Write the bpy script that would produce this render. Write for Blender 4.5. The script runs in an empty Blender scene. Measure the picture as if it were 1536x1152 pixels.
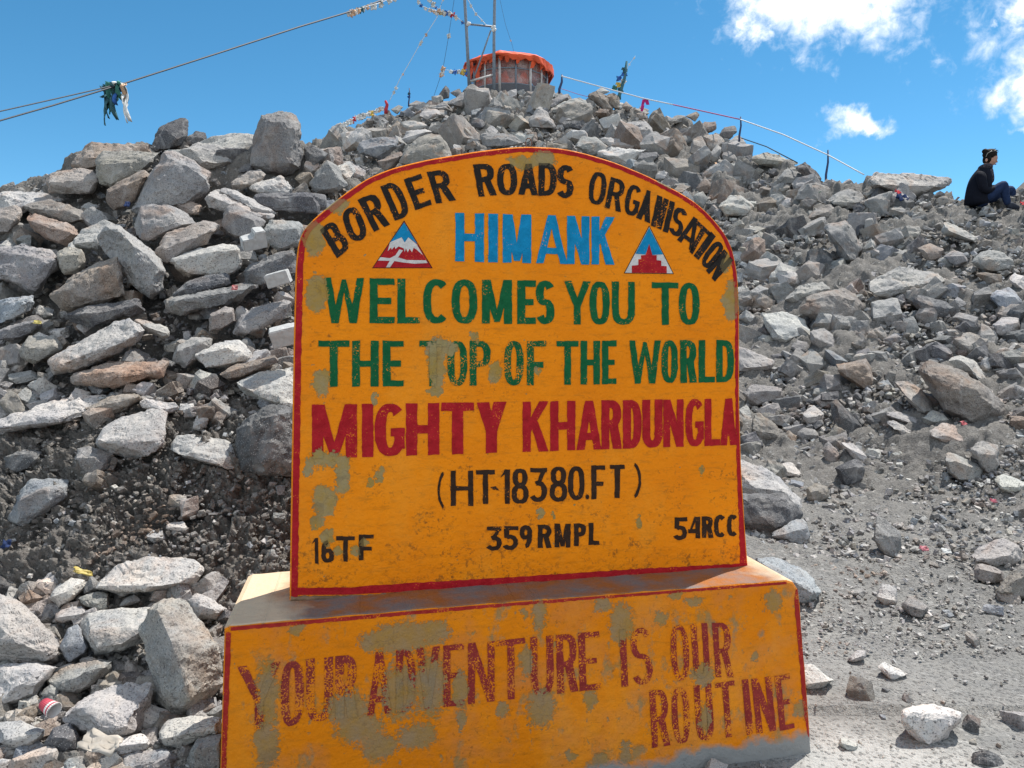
import bpy, bmesh, math, random
import numpy as np
from mathutils import Vector, Matrix
from mathutils.geometry import delaunay_2d_cdt

# ------------------------------------------------------------------ camera, world, sun, exposure
scene = bpy.context.scene
COL = scene.collection
F_PX, PITCH, EYE = 1150.0, math.radians(3.28), 1.6
cam_data = bpy.data.cameras.new('camera')
cam_data.sensor_width = 36.0
cam_data.lens = 36.0 * F_PX / 1536.0
cam_data.clip_start = 0.05
cam_data.clip_end = 5000.0
cam = bpy.data.objects.new('camera', cam_data)
cam.location = (0, 0, EYE)
cam.rotation_euler = (math.radians(90) - PITCH, 0, 0)
COL.objects.link(cam)
scene.camera = cam

scene.view_settings.view_transform = 'Standard'
scene.view_settings.look = 'None'
scene.view_settings.exposure = 0.52
scene.view_settings.gamma = 1.0

SUN_EL, SUN_AZ = math.radians(62), math.radians(46)      # azimuth clockwise from +Y (straight ahead)
to_sun = Vector((math.sin(SUN_AZ) * math.cos(SUN_EL), math.cos(SUN_AZ) * math.cos(SUN_EL), math.sin(SUN_EL)))
sun_data = bpy.data.lights.new('sun', 'SUN')
sun_data.energy = 5.0
sun_data.angle = math.radians(0.53)
sun_data.color = (1.0, 0.955, 0.89)
sun = bpy.data.objects.new('sun', sun_data)
sun.rotation_euler = to_sun.to_track_quat('Z', 'Y').to_euler()
sun.location = (10, 10, 30)
COL.objects.link(sun)


# ------------------------------------------------------------------ node helpers
class NT:
    def __init__(self, tree):
        self.t = tree
    def n(self, typ, **kw):
        nd = self.t.nodes.new(typ)
        for k, v in kw.items():
            setattr(nd, k, v)
        return nd
    def link(self, a, b):
        self.t.links.new(a, b)
    def val(self, sock, v):
        if hasattr(v, 'is_output') or isinstance(v, bpy.types.NodeSocket):
            self.link(v, sock)
        else:
            sock.default_value = v
    def math(self, op, a, b=0.0, c=None, clamp=False):
        nd = self.n('ShaderNodeMath', operation=op, use_clamp=clamp)
        self.val(nd.inputs[0], a); self.val(nd.inputs[1], b)
        if c is not None: self.val(nd.inputs[2], c)
        return nd.outputs[0]
    def vmath(self, op, a, b=None):
        nd = self.n('ShaderNodeVectorMath', operation=op)
        self.val(nd.inputs[0], a)
        if b is not None: self.val(nd.inputs[1], b)
        return nd.outputs['Value'] if op in ('LENGTH', 'DOT_PRODUCT', 'DISTANCE') else nd.outputs[0]
    def noise(self, vec, scale, detail=4.0, rough=0.55, dist=0.0, color=False):
        nd = self.n('ShaderNodeTexNoise')
        self.val(nd.inputs['Vector'], vec)
        nd.inputs['Scale'].default_value = scale
        nd.inputs['Detail'].default_value = detail
        nd.inputs['Roughness'].default_value = rough
        nd.inputs['Distortion'].default_value = dist
        return nd.outputs['Color' if color else 'Fac']
    def ramp(self, fac, lo, hi, a=0.0, b=1.0, smooth=False):
        nd = self.n('ShaderNodeMapRange')
        if smooth: nd.interpolation_type = 'SMOOTHSTEP'
        self.val(nd.inputs['Value'], fac)
        nd.inputs['From Min'].default_value = lo; nd.inputs['From Max'].default_value = hi
        nd.inputs['To Min'].default_value = a; nd.inputs['To Max'].default_value = b
        return nd.outputs[0]
    def mix(self, fac, a, b, mode='MIX'):
        nd = self.n('ShaderNodeMix', data_type='RGBA', blend_type=mode)
        self.val(nd.inputs[0], fac)
        for s, v in ((nd.inputs[6], a), (nd.inputs[7], b)):
            if isinstance(v, tuple): s.default_value = (*v[:3], 1.0)
            else: self.val(s, v)
        return nd.outputs[2]
    def blob(self, vec, c, r):
        """1 at the blob's centre falling linearly to 0 on its rim; c and r are 3-vectors."""
        d = self.vmath('SUBTRACT', vec, c)
        s = self.vmath('MULTIPLY', d, tuple(1.0 / k for k in r))
        return self.math('SUBTRACT', 1.0, self.vmath('LENGTH', s))


def material(name, rough=0.85, spec=0.25):
    m = bpy.data.materials.new(name)
    m.use_nodes = True
    t = NT(m.node_tree)
    b = m.node_tree.nodes['Principled BSDF']
    b.inputs['Roughness'].default_value = rough
    b.inputs['Specular IOR Level'].default_value = spec
    return m, t, b

def bump(t, b, height, strength, dist):
    nd = t.n('ShaderNodeBump')
    nd.inputs['Strength'].default_value = strength
    nd.inputs['Distance'].default_value = dist
    t.link(height, nd.inputs['Height'])
    t.link(nd.outputs[0], b.inputs['Normal'])

def plain(name, color, rough=0.7, spec=0.25, vary=0.25, scale=30.0):
    m, t, b = material(name, rough, spec)
    co = t.n('ShaderNodeTexCoord').outputs['Object']
    f = t.noise(co, scale, 4.0, 0.6)
    v = t.ramp(f, 0.3, 0.7, 1.0 - vary, 1.0 + vary)
    comb = t.n('ShaderNodeVectorMath', operation='SCALE')
    comb.inputs[0].default_value = color[:3]
    t.link(v, comb.inputs['Scale'])
    t.link(comb.outputs[0], b.inputs['Base Color'])
    bump(t, b, f, 0.25, 0.01)
    return m


# ------------------------------------------------------------------ sky with cumulus
world = bpy.data.worlds.new('World')
scene.world = world
world.use_nodes = True
wt = NT(world.node_tree)
bg = world.node_tree.nodes['Background']
bg.inputs['Strength'].default_value = 0.15
sky = wt.n('ShaderNodeTexSky', sky_type='NISHITA')
sky.sun_disc = False
sky.sun_elevation = SUN_EL
sky.sun_rotation = SUN_AZ
sky.altitude = 3500.0
sky.air_density = 0.95
sky.dust_density = 0.2
sky.ozone_density = 2.0

def px_dir(px, py):
    cp, sp = math.cos(PITCH), math.sin(PITCH)
    x, y = px - 768.0, 576.0 - py
    return Vector((x, F_PX * cp + y * sp, -F_PX * sp + y * cp)).normalized()

dirv = wt.vmath('NORMALIZE', wt.n('ShaderNodeTexCoord').outputs['Generated'])
warp = wt.noise(dirv, 14.0, 6.0, 0.62, 0.0, True)
wv = wt.vmath('SUBTRACT', warp, (0.5, 0.5, 0.5))
wv = wt.vmath('MULTIPLY', wv, (0.10, 0.10, 0.10))
wdir = wt.vmath('ADD', dirv, wv)
# clouds: (direction of the centre, angular half sizes across and up, weight)
CLOUDS = [((1242, -32), 0.128, 0.082, 1.0), ((1122, 20), 0.026, 0.044, 0.85), ((1320, 8), 0.066, 0.034, 0.75),
          ((1580, 128), 0.068, 0.048, 1.0), ((1535, 160), 0.036, 0.020, 0.75), ((1560, 12), 0.036, 0.026, 0.85),
          ((1280, 184), 0.058, 0.026, 0.72), ((1300, 190), 0.035, 0.020, 0.8), ((1366, 156), 0.012, 0.016, 0.42),
          ((1540, 205), 0.07, 0.018, 0.40), ((225, 200), 0.012, 0.015, 0.36), ((1500, 40), 0.022, 0.012, 0.45),
          ((1150, 55), 0.028, 0.026, 0.65),
          ((2100, -150), 0.30, 0.16, 1.0)]
# added unseen clouds behind the camera, a bright fill for the sign's shaded face
REAR_FILL = [((-0.3, -1.0, 0.42), 0.75, 0.34), ((0.75, -0.8, 0.40), 0.60, 0.30), ((-1.0, -0.5, 0.50), 0.50, 0.30), ((0.1, -0.7, 0.95), 0.65, 0.45),
        ((1.0, -0.25, 0.75), 0.40, 0.26), ((-0.8, -0.5, 1.0), 0.40, 0.35), ((0.3, -1.0, 0.12), 1.0, 0.10)]
dens = None
for (c, rx, rz, w) in CLOUDS:
    cd = px_dir(*c)
    f = wt.blob(wdir, tuple(cd), (rx, rx, rz))
    f = wt.math('MULTIPLY', f, 1.0)
    f = wt.math('ADD', f, w - 1.0)
    dens = f if dens is None else wt.math('MAXIMUM', dens, f)
for (c, rx, rz) in REAR_FILL:
    f = wt.blob(wdir, tuple(Vector(c).normalized()), (rx, rx, rz))
    dens = wt.math('MAXIMUM', dens, wt.math('MULTIPLY', f, 0.80))
fine = wt.noise(dirv, 46.0, 7.0, 0.60, 0.3)
dens = wt.math('ADD', dens, wt.math('MULTIPLY', wt.math('SUBTRACT', fine, 0.5), 1.3))
alpha = wt.ramp(dens, -0.10, 0.60, 0.0, 1.0, True)
core = wt.ramp(dens, 0.15, 0.8, 0.0, 1.0, True)
ccol = wt.mix(core, (4.6, 5.2, 5.9), (6.6, 6.7, 6.8))
hs = wt.n('ShaderNodeHueSaturation')
hs.inputs['Hue'].default_value = 0.482
hs.inputs['Saturation'].default_value = 1.24
hs.inputs['Value'].default_value = 0.82
wt.link(sky.outputs[0], hs.inputs['Color'])
wt.link(wt.mix(alpha, hs.outputs[0], ccol), bg.inputs['Color'])


# ------------------------------------------------------------------ numpy noise
def hash3(ix, iy, iz, seed):
    h = (ix.astype(np.int64) * 374761393 + iy.astype(np.int64) * 668265263 + iz.astype(np.int64) * 2147483647 + seed * 144269) & 0xFFFFFFFF
    h = ((h ^ (h >> 13)) * 1274126177) & 0xFFFFFFFF
    h = ((h ^ (h >> 16)) * 2246822519) & 0xFFFFFFFF
    return ((h ^ (h >> 15)) & 0xFFFFFF) / float(0xFFFFFF)

def vnoise(p, seed=0):
    i = np.floor(p)
    f = p - i
    u = f * f * (3 - 2 * f)
    ix, iy, iz = i[:, 0], i[:, 1], i[:, 2]
    r = 0
    for dx in (0, 1):
        wx = u[:, 0] if dx else 1 - u[:, 0]
        for dy in (0, 1):
            wy = u[:, 1] if dy else 1 - u[:, 1]
            for dz in (0, 1):
                wz = u[:, 2] if dz else 1 - u[:, 2]
                r = r + wx * wy * wz * hash3(ix + dx, iy + dy, iz + dz, seed)
    return r * 2 - 1

def fbm(p, octs=4, gain=0.5, lac=2.03, seed=0):
    a, s, r = 1.0, 1.0, 0
    for o in range(octs):
        r = r + a * vnoise(p * s + 17.3 * o, seed + o)
        a *= gain; s *= lac
    return r


# ------------------------------------------------------------------ object helpers
def link_mesh(name, verts, faces, mat, parent=None, smooth=False):
    me = bpy.data.meshes.new(name)
    me.from_pydata([tuple(v) for v in verts], [], [tuple(f) for f in faces])
    me.validate()
    return link_me(name, me, mat, parent, smooth)

def link_me(name, me, mat, parent=None, smooth=None):
    o = bpy.data.objects.new(name, me)
    if mat is not None and not me.materials:
        me.materials.append(mat)
    if smooth is not None:
        me.polygons.foreach_set('use_smooth', [smooth] * len(me.polygons))
    COL.objects.link(o)
    if parent is not None:
        o.parent = parent
    return o

def fast_mesh(name, V, T):
    """mesh from numpy vertex and triangle arrays"""
    me = bpy.data.meshes.new(name)
    me.vertices.add(len(V)); me.vertices.foreach_set('co', np.asarray(V, dtype=np.float32).ravel())
    n = T.shape[1]
    me.loops.add(len(T) * n); me.loops.foreach_set('vertex_index', np.asarray(T, dtype=np.int32).ravel())
    me.polygons.add(len(T))
    me.polygons.foreach_set('loop_start', np.arange(0, len(T) * n, n, dtype=np.int32))
    me.update(calc_edges=True)
    return me

def empty(name, loc=(0, 0, 0), rz=0.0):
    o = bpy.data.objects.new(name, None)
    o.empty_display_size = 0.1
    o.location = loc
    o.rotation_euler = (0, 0, rz)
    COL.objects.link(o)
    return o

def tag(o, label=None, cat=None, group=None, kind=None):
    if label: o['label'] = label
    if cat: o['category'] = cat
    if group: o['group'] = group
    if kind: o['kind'] = kind
    return o

def tube_geo(pts, radii, n=8, cap=True):
    pts = [Vector(p) for p in pts]
    if not isinstance(radii, (list, tuple)): radii = [radii] * len(pts)
    V, Fc = [], []
    up = Vector((0, 0, 1))
    for i, p in enumerate(pts):
        d = (pts[min(i + 1, len(pts) - 1)] - pts[max(i - 1, 0)]).normalized()
        ref = up if abs(d.z) < 0.95 else Vector((1, 0, 0))
        a = d.cross(ref).normalized(); b = a.cross(d).normalized()
        for k in range(n):
            t = 2 * math.pi * k / n
            V.append(p + (a * math.cos(t) + b * math.sin(t)) * radii[i])
    for i in range(len(pts) - 1):
        for k in range(n):
            k2 = (k + 1) % n
            Fc.append((i * n + k, i * n + k2, (i + 1) * n + k2, (i + 1) * n + k))
    if cap:
        Fc.append(tuple(range(n))[::-1])
        Fc.append(tuple((len(pts) - 1) * n + k for k in range(n)))
    return V, Fc

class Geo:
    def __init__(self): self.V, self.F = [], []
    def add(self, V, Fc):
        o = len(self.V)
        self.V += [tuple(v) for v in V]
        self.F += [tuple(i + o for i in f) for f in Fc]
        return self
    def tube(self, pts, r, n=8): return self.add(*tube_geo(pts, r, n))
    def quad(self, a, b, c, d): return self.add([a, b, c, d], [(0, 1, 2, 3)])
    def link(self, name, mat, parent=None, smooth=False): return link_mesh(name, self.V, self.F, mat, parent, smooth)

CAM = Vector((0, 0, EYE))
def at_depth(px, py, Y):
    d = px_dir(px, py)
    return CAM + d * (Y / d.y)

# ------------------------------------------------------------------ terrain height
def itp(x, tab):
    xs, ys = zip(*tab)
    return np.interp(x, xs, ys)

M_YC = [(-600, 16), (300, 22), (480, 26), (600, 31), (760, 33), (900, 30), (1060, 22), (1200, 16), (1300, 14), (1400, 13), (1470, 12.6), (1536, 12.8), (2200, 12)]
M_PY = [(-600, 440), (0, 345), (300, 268), (480, 208), (560, 177), (640, 153), (700, 133), (740, 131), (830, 137), (900, 152), (960, 160),
        (1060, 192), (1130, 226), (1200, 254), (1290, 276), (1400, 290), (1470, 301), (1490, 294), (1504, 290), (1520, 285), (1536, 276), (1600, 262), (2200, 330)]
M_YB = [(-600, 8), (700, 7), (1000, 6.2), (1200, 6.0), (1300, 5.7), (1450, 5.2), (1536, 5.0), (2200, 4.6)]
B_PY = [(-700, 330), (-200, 300), (0, 290), (90, 262), (130, 230), (230, 218), (400, 218), (480, 226), (520, 250), (580, 330), (660, 430), (760, 520), (900, 700), (2500, 700)]
B_PROF = [(0, 0), (2.75, 0), (3.05, 0.10), (3.6, 0.42), (3.85, 0.66), (4.3, 1.10), (5.2, 1.86), (6.2, 2.62), (7.2, 3.30), (8.4, 3.22), (10, 2.6), (13, 0.8), (16, -1.0), (200, -1.0)]

def slope_of(py):
    return np.tan(np.arctan((576.0 - py) / F_PX) - PITCH)

def height(X, Y):
    Ys = np.maximum(Y, 0.6)
    px = 768 + F_PX * X / Ys
    yc, yb = itp(px, M_YC), itp(px, M_YB)
    zc = EYE + slope_of(itp(px, M_PY)) * yc
    s = (Ys - yb) / (yc - yb)
    main = np.where(s < 0, 0.0, np.where(s < 1, zc * np.clip(s, 0, 1) ** 1.05, zc - 0.42 * np.maximum(Ys - yc - 1.0, 0) ))
    main = np.maximum(main, -1.0)
    zb = EYE + slope_of(itp(px, B_PY)) * 7.2
    berm = itp(Ys, B_PROF) * np.clip(zb, 0, 9) / 3.3
    k = 0.18
    h = np.maximum(main, berm)
    d = np.abs(main - berm)
    h = h + np.where((d < k) & (h > 0.02), (k - d) ** 2 / (4 * k), 0)
    return h

def hit(px, py):
    """where a line of sight first meets the terrain; None over the skyline"""
    d = np.array(px_dir(px, py))
    t = np.concatenate([np.arange(1.5, 12, 0.02), np.arange(12, 45, 0.06)])
    P = np.array(CAM)[None] + d[None] * t[:, None]
    below = P[:, 2] < height(P[:, 0], P[:, 1])
    if not below.any(): return None
    return P[int(np.argmax(below))]

# ------------------------------------------------------------------ ground materials
def rock_material(name, tint_attr):
    m, t, b = material(name, 0.9, 0.18)
    co = t.n('ShaderNodeTexCoord').outputs['Object']
    if tint_attr:
        tint = t.n('ShaderNodeAttribute', attribute_name='tint').outputs['Color']
    else:
        tint = t.n('ShaderNodeObjectInfo').outputs['Color']
    rnd = t.n('ShaderNodeObjectInfo').outputs['Random']
    off = t.n('ShaderNodeVectorMath', operation='ADD')
    t.link(co, off.inputs[0])
    comb = t.n('ShaderNodeCombineXYZ')
    r9 = t.math('MULTIPLY', rnd, 37.0)
    for k in range(3): t.link(r9, comb.inputs[k])
    t.link(comb.outputs[0], off.inputs[1])
    v = off.outputs[0]
    big = t.noise(v, 3.5, 5.0, 0.6)
    mid = t.noise(v, 22.0, 5.0, 0.65)
    spk = t.noise(v, 105.0, 3.0, 0.75)
    vor = t.n('ShaderNodeTexVoronoi'); t.link(v, vor.inputs['Vector']); vor.inputs['Scale'].default_value = 105.0
    base = t.mix(1.0, t.mix(t.ramp(big, 0.3, 0.7), (0.72, 0.73, 0.76), (1.12, 1.08, 1.02)), tint, 'MULTIPLY')
    base = t.mix(t.ramp(mid, 0.35, 0.75), base, t.mix(1.0, base, (1.22, 1.2, 1.17), 'MULTIPLY'))
    # mica and feldspar grains
    dark = t.ramp(spk, 0.455, 0.37)
    base = t.mix(t.math('MULTIPLY', dark, 0.8), base, (0.035, 0.035, 0.04))
    pale = t.ramp(vor.outputs['Distance'], 0.30, 0.12)
    base = t.mix(t.math('MULTIPLY', pale, 0.45), base, (0.60, 0.59, 0.57))
    # iron stain
    rust = t.ramp(t.noise(v, 2.3, 4.0, 0.6, 0.6), 0.55, 0.70)
    dustf = t.ramp(t.noise(v, 5.0, 5.0, 0.65), 0.5, 0.66)
    base = t.mix(t.math('MULTIPLY', dustf, 0.35), base, (0.37, 0.355, 0.335))
    vein = t.n('ShaderNodeTexWave'); t.link(v, vein.inputs['Vector']); vein.inputs['Scale'].default_value = 1.1; vein.inputs['Distortion'].default_value = 9.0; vein.inputs['Detail'].default_value = 4.0
    base = t.mix(t.math('MULTIPLY', t.ramp(vein.outputs['Fac'], 0.965, 0.995), 0.12), base, (0.52, 0.51, 0.50))
    base = t.mix(t.math('MULTIPLY', rust, 0.55), base, t.mix(1.0, base, (1.05, 0.72, 0.52), 'MULTIPLY'))
    t.link(base, b.inputs['Base Color'])
    hh = t.math('ADD', t.math('MULTIPLY', mid, 1.0), t.math('MULTIPLY', spk, 0.16))
    crack = t.n('ShaderNodeTexVoronoi', feature='DISTANCE_TO_EDGE')
    t.link(t.vmath('ADD', v, t.vmath('MULTIPLY', t.noise(v, 6.0, 3.0, 0.6, 0.0, True), (0.25, 0.25, 0.25))), crack.inputs['Vector'])
    crack.inputs['Scale'].default_value = 3.2
    hh = t.math('ADD', hh, t.math('MULTIPLY', t.ramp(crack.outputs[0], 0.0, 0.02, -0.4, 0.0), t.ramp(big, 0.5, 0.62)))
    bump(t, b, hh, 0.8, 0.02)
    return m

MAT_ROCK = rock_material('granite', False)
MAT_RUBBLE = rock_material('rubble_stone', True)

def ground_material():
    m, t, b = material('gravelly_soil', 0.95, 0.1)
    co = t.n('ShaderNodeTexCoord').outputs['Object']
    big = t.noise(co, 0.9, 5.0, 0.6)
    mid = t.noise(co, 9.0, 6.0, 0.68)
    fin = t.noise(co, 70.0, 4.0, 0.7)
    sep = t.n('ShaderNodeSeparateXYZ'); t.link(co, sep.inputs[0])
    # trodden path to the right of the sign is paler dust; the bank on the left is darker earth
    left = t.ramp(t.math('ADD', sep.outputs[0], t.math('MULTIPLY', t.math('SUBTRACT', big, 0.5), 2.0)), -1.2, 0.9)
    flat = t.ramp(t.math('ADD', sep.outputs[2], t.math('MULTIPLY', t.math('SUBTRACT', mid, 0.5), 0.35)), 0.02, 0.45)
    soil = t.mix(left, (0.172, 0.16, 0.146), (0.185, 0.176, 0.164))
    dust = t.mix(t.ramp(big, 0.35, 0.65), (0.225, 0.222, 0.212), (0.285, 0.28, 0.267))
    c = t.mix(flat, dust, soil)
    c = t.mix(t.ramp(mid, 0.35, 0.7), t.mix(1.0, c, (0.8, 0.8, 0.81), 'MULTIPLY'), t.mix(1.0, c, (1.16, 1.15, 1.13), 'MULTIPLY'))
    pb = t.blob(t.vmath('ADD', t.vmath('MULTIPLY', co, (1, 1, 0)), t.vmath('MULTIPLY', t.vmath('SUBTRACT', t.noise(co, 5.0, 5.0, 0.65, 0.0, True), (0.5, 0.5, 0.5)), (0.5, 0.5, 0.0))), (1.45, 2.62, 0.0), (0.62, 0.55, 1.0))
    c = t.mix(t.math('MULTIPLY', t.ramp(pb, 0.05, 0.5, 0.0, 1.0, True), 0.75), c, (0.47, 0.46, 0.435))
    fl = t.noise(t.vmath('MULTIPLY', co, (1.0, 2.2, 1.0)), 15.0, 4.0, 0.6)
    c = t.mix(t.math('MULTIPLY', t.ramp(fl, 0.60, 0.68), 0.5), c, (0.48, 0.47, 0.45))
    # grit
    vo = t.n('ShaderNodeTexVoronoi'); t.link(co, vo.inputs['Vector']); vo.inputs['Scale'].default_value = 48.0
    grit = t.math('MULTIPLY', t.ramp(vo.outputs['Distance'], 0.42, 0.22), t.ramp(fin, 0.42, 0.6))
    c = t.mix(t.math('MULTIPLY', grit, 0.5), c, (0.48, 0.47, 0.45))
    c = t.mix(t.ramp(fin, 0.42, 0.28, 0.0, 0.55), c, (0.07, 0.066, 0.06))
    t.link(c, b.inputs['Base Color'])
    hh = t.math('ADD', t.math('MULTIPLY', mid, 1.0), t.math('MULTIPLY', fin, 0.4))
    hh = t.math('ADD', hh, t.math('MULTIPLY', grit, 0.3))
    bump(t, b, hh, 1.0, 0.035)
    return m
MAT_GROUND = ground_material()

# ------------------------------------------------------------------ the terrain sheet
def sink(X, Y, Z):
    """how far the earth lies below the surface the boulders make up, so that dark hollows open between them"""
    left = np.clip((0.5 - X) / 0.8, 0, 1) * np.clip((Z - 1.25) / 0.35, 0, 1) * np.clip((6.9 - Y) / 0.4, 0, 1)
    foot = np.clip((0.2 - X) / 0.6, 0, 1) * np.clip((0.50 - Z) / 0.15, 0, 1) * np.clip((Z - 0.02) / 0.15, 0, 1)
    hill = np.clip((Y - 13) / 8, 0, 1)
    right = np.clip((X - 0.6) / 0.6, 0, 1) * np.clip((Z - 0.7) / 0.5, 0, 1) * (Y < 16)
    return 0.28 * left + 0.07 * foot + 0.22 * hill + 0.035 * right

def build_terrain():
    pxs = np.concatenate([np.linspace(-3200, -140, 60, endpoint=False), np.arange(-140, 1680, 2.4), np.linspace(1680, 4700, 60)])
    u = (pxs - 768) / F_PX
    ys = [0.9]
    while ys[-1] < 48:
        y = ys[-1]
        ys.append(y + (0.05 if y < 2.4 else (0.0065 if 3.3 < y < 5.2 else max(0.0105, 0.0042 * y))))
    ys = np.array(ys + [55, 70, 100, 160])
    U, Yg = np.meshgrid(u, ys)
    X, Y = (U * Yg).ravel(), Yg.ravel()
    Z = height(X, Y)
    px = 768 + F_PX * X / Y
    P = np.stack([X, Y, Z * 1.0], 1)
    # relief: crumbly earth on the bank, finer stones elsewhere, nearly flat on the trodden path
    path = np.clip((X - 0.2) / 0.6, 0, 1) * np.clip(1.0 - Z / 0.5, 0, 1)
    dirt = np.clip(1 - np.abs(Z - 0.85) / 0.7, 0, 1) * np.clip((0.4 - X) / 0.6, 0, 1) * (Y < 7)
    far = np.clip((Y - 5) / 12, 0, 1)
    n1 = fbm(P * 1.3, 3, 0.5, seed=3)
    n2 = fbm(P * 6.5, 4, 0.55, seed=11)
    n3 = np.abs(fbm(P * 11.0, 4, 0.6, seed=23))
    near_sign = np.clip((np.hypot(X - 0.0, Y - 3.0) - 1.5) / 0.5, 0, 1)
    D = (n1 * (0.06 + 0.22 * far) + n2 * (0.03 + 0.08 * far)) * (1 - 0.88 * path) * (0.15 + 0.85 * near_sign)
    n4 = np.abs(fbm(P * 27.0, 3, 0.6, seed=41))
    D = D - 0.045 * dirt + dirt * (0.075 * (0.40 - n3) + 0.035 * n2 + 0.05 * (0.4 - n4)) + (1 - path) * (0.02 * (0.4 - n3) + 0.012 * (0.4 - n4)) - sink(X, Y, Z)
    D = D + path * 0.008 * fbm(P * 3.0, 3, seed=5)
    e = 0.03
    gx = (height(X + e, Y) - height(X - e, Y)) / (2 * e); gy = (height(X, Y + e) - height(X, Y - e)) / (2 * e)
    gx, gy = np.clip(gx, -2, 2), np.clip(gy, -2, 2)
    ln = np.sqrt(gx ** 2 + gy ** 2 + 1)
    D = D * np.clip((Y - 1.0) / 0.6, 0, 1)
    X, Y, Z = X - gx / ln * D, Y - gy / ln * D, Z + D / ln
    # a bowl of hollow behind the bank falls away to the valley
    nu, ny = len(u), len(ys)
    V = np.stack([X, Y, Z], 1)
    i = np.arange(ny - 1)[:, None] * nu + np.arange(nu - 1)[None]
    i = i.ravel()
    T = np.stack([i, i + 1, i + nu + 1, i + nu], 1)
    me = fast_mesh('ground', V, T)
    o = link_me('ground', me, MAT_GROUND, smooth=True)
    tag(o, kind='structure')

def flat_ground():
    """ground round and behind the camera, flush with the front row of the terrain sheet"""
    g = Geo()
    w = 600.0
    y0 = 0.9
    g.quad((-w, -w, 0), (w, -w, 0), (w, y0, 0), (-w, y0, 0))
    tag(g.link('road', MAT_GROUND), kind='structure')
    g = Geo()
    g.quad((-w, y0, -1.3), (w, y0, -1.3), (w, 1500, -1.3), (-w, 1500, -1.3))
    tag(g.link('valley', MAT_GROUND), kind='structure')

build_terrain()
flat_ground()

def far_hills():
    """a bare grey mountainside far off to the right, behind the seated person"""
    n, mrows = 90, 30
    V, Fc = [], []
    for r in range(mrows):
        for c in range(n):
            px = 1380 + (2300 - 1380) * c / (n - 1)
            Y = 420 + 500 * r / (mrows - 1)
            top = np.interp(px, [1380, 1460, 1490, 1536, 1620, 1760, 2000, 2300], [420, 330, 296, 256, 190, 160, 200, 330])
            zt = EYE + float(slope_of(top)) * 900
            k = r / (mrows - 1)
            X = (px - 768) / F_PX * Y
            z = zt * k ** 1.15 - 3
            z += 7 * float(fbm(np.array([[X * 0.012, Y * 0.012, 0.3]]), 5, 0.55, seed=9)[0]) * min(1, 3 * k)
            V.append((X, Y, z))
    for r in range(mrows - 1):
        for c in range(n - 1):
            Fc.append((r * n + c, r * n + c + 1, (r + 1) * n + c + 1, (r + 1) * n + c))
    m = plain('far_scree', (0.16, 0.145, 0.13), 0.95, 0.1, 0.35, 0.05)
    tag(link_mesh('hills', V, Fc, m, smooth=True), kind='structure')
far_hills()

# ------------------------------------------------------------------ rocks
def refine(bm, target, passes=6):
    for _ in range(passes):
        es = [e for e in bm.edges if e.calc_length() > target * 1.5]
        if not es: break
        bmesh.ops.subdivide_edges(bm, edges=es, cuts=1, use_grid_fill=True)
        bmesh.ops.triangulate(bm, faces=[f for f in bm.faces if len(f.verts) > 3])

def rock_mesh(name, pts, target, rough, seed, knocks=8):
    bm = bmesh.new()
    for p in pts: bm.verts.new(p)
    r = bmesh.ops.convex_hull(bm, input=bm.verts)
    junk = [g for g in set(r['geom_interior'] + r['geom_unused']) if isinstance(g, bmesh.types.BMVert)]
    bmesh.ops.delete(bm, geom=junk, context='VERTS')
    size = max((max(v.co[k] for v in bm.verts) - min(v.co[k] for v in bm.verts)) for k in range(3))
    bmesh.ops.triangulate(bm, faces=bm.faces[:])
    refine(bm, target)
    # knock flat facets off corners and edges
    rr = random.Random(seed)
    for _ in range(knocks):
        nv = Vector((rr.gauss(0, 1), rr.gauss(0, 1), rr.gauss(0, 1))).normalized()
        top = max(v.co.dot(nv) for v in bm.verts)
        lim = top - rr.uniform(0.02, 0.075) * size
        for v in bm.verts:
            k = v.co.dot(nv) - lim
            if k > 0: v.co -= nv * k
    bm.normal_update()
    co = np.array([v.co[:] for v in bm.verts]); no = np.array([v.normal[:] for v in bm.verts])
    q = co / size
    d = 0.34 * fbm(q * 2.6 + seed * 7.1, 3, 0.5, seed=seed) + 0.50 * np.abs(fbm(q * 7 + seed, 3, 0.55, seed=seed + 5)) \
        + 0.32 * fbm(q * 17 + seed, 3, 0.6, seed=seed + 9)
    # breaks: terraces in the surface like split granite
    st = fbm(q * np.array([3.1, 3.1, 6.0]) + seed * 3.3, 2, 0.5, seed=seed + 31)
    d = d - 1.1 * np.clip(np.floor(st * 3.0) / 3.0, -0.5, 0.6)
    co = co + no * (d * rough * size)[:, None]
    for v, c in zip(bm.verts, co): v.co = c
    me = bpy.data.meshes.new(name)
    bm.to_mesh(me); bm.free()
    me.polygons.foreach_set('use_smooth', [True] * len(me.polygons))
    me.set_sharp_from_angle(angle=math.radians(26))
    return me

TINT = {'g': (0.245, 0.243, 0.241), 'd': (0.115, 0.117, 0.124), 'p': (0.38, 0.372, 0.36), 't': (0.265, 0.247, 0.226), 'r': (0.25, 0.20, 0.17),
        'b': (0.25, 0.27, 0.295), 'w': (0.45, 0.442, 0.43), 'n': (0.215, 0.185, 0.158)}
TWORD = {'g': 'grey', 'd': 'dark grey', 'p': 'pale grey', 't': 'tan', 'r': 'reddish', 'b': 'bluish grey', 'w': 'whitish', 'n': 'brown'}
VIEWS = {1: (0, 150, 3.2), 2: (0, 480, 3.2), 3: (0, 800, 3.2727), 4: (1080, 200, 3.3684), 5: (1080, 480, 3.2), 6: (1100, 800, 3.2729),
         7: (460, 90, 4.2667), 8: (780, 90, 4.2667)}
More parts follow.
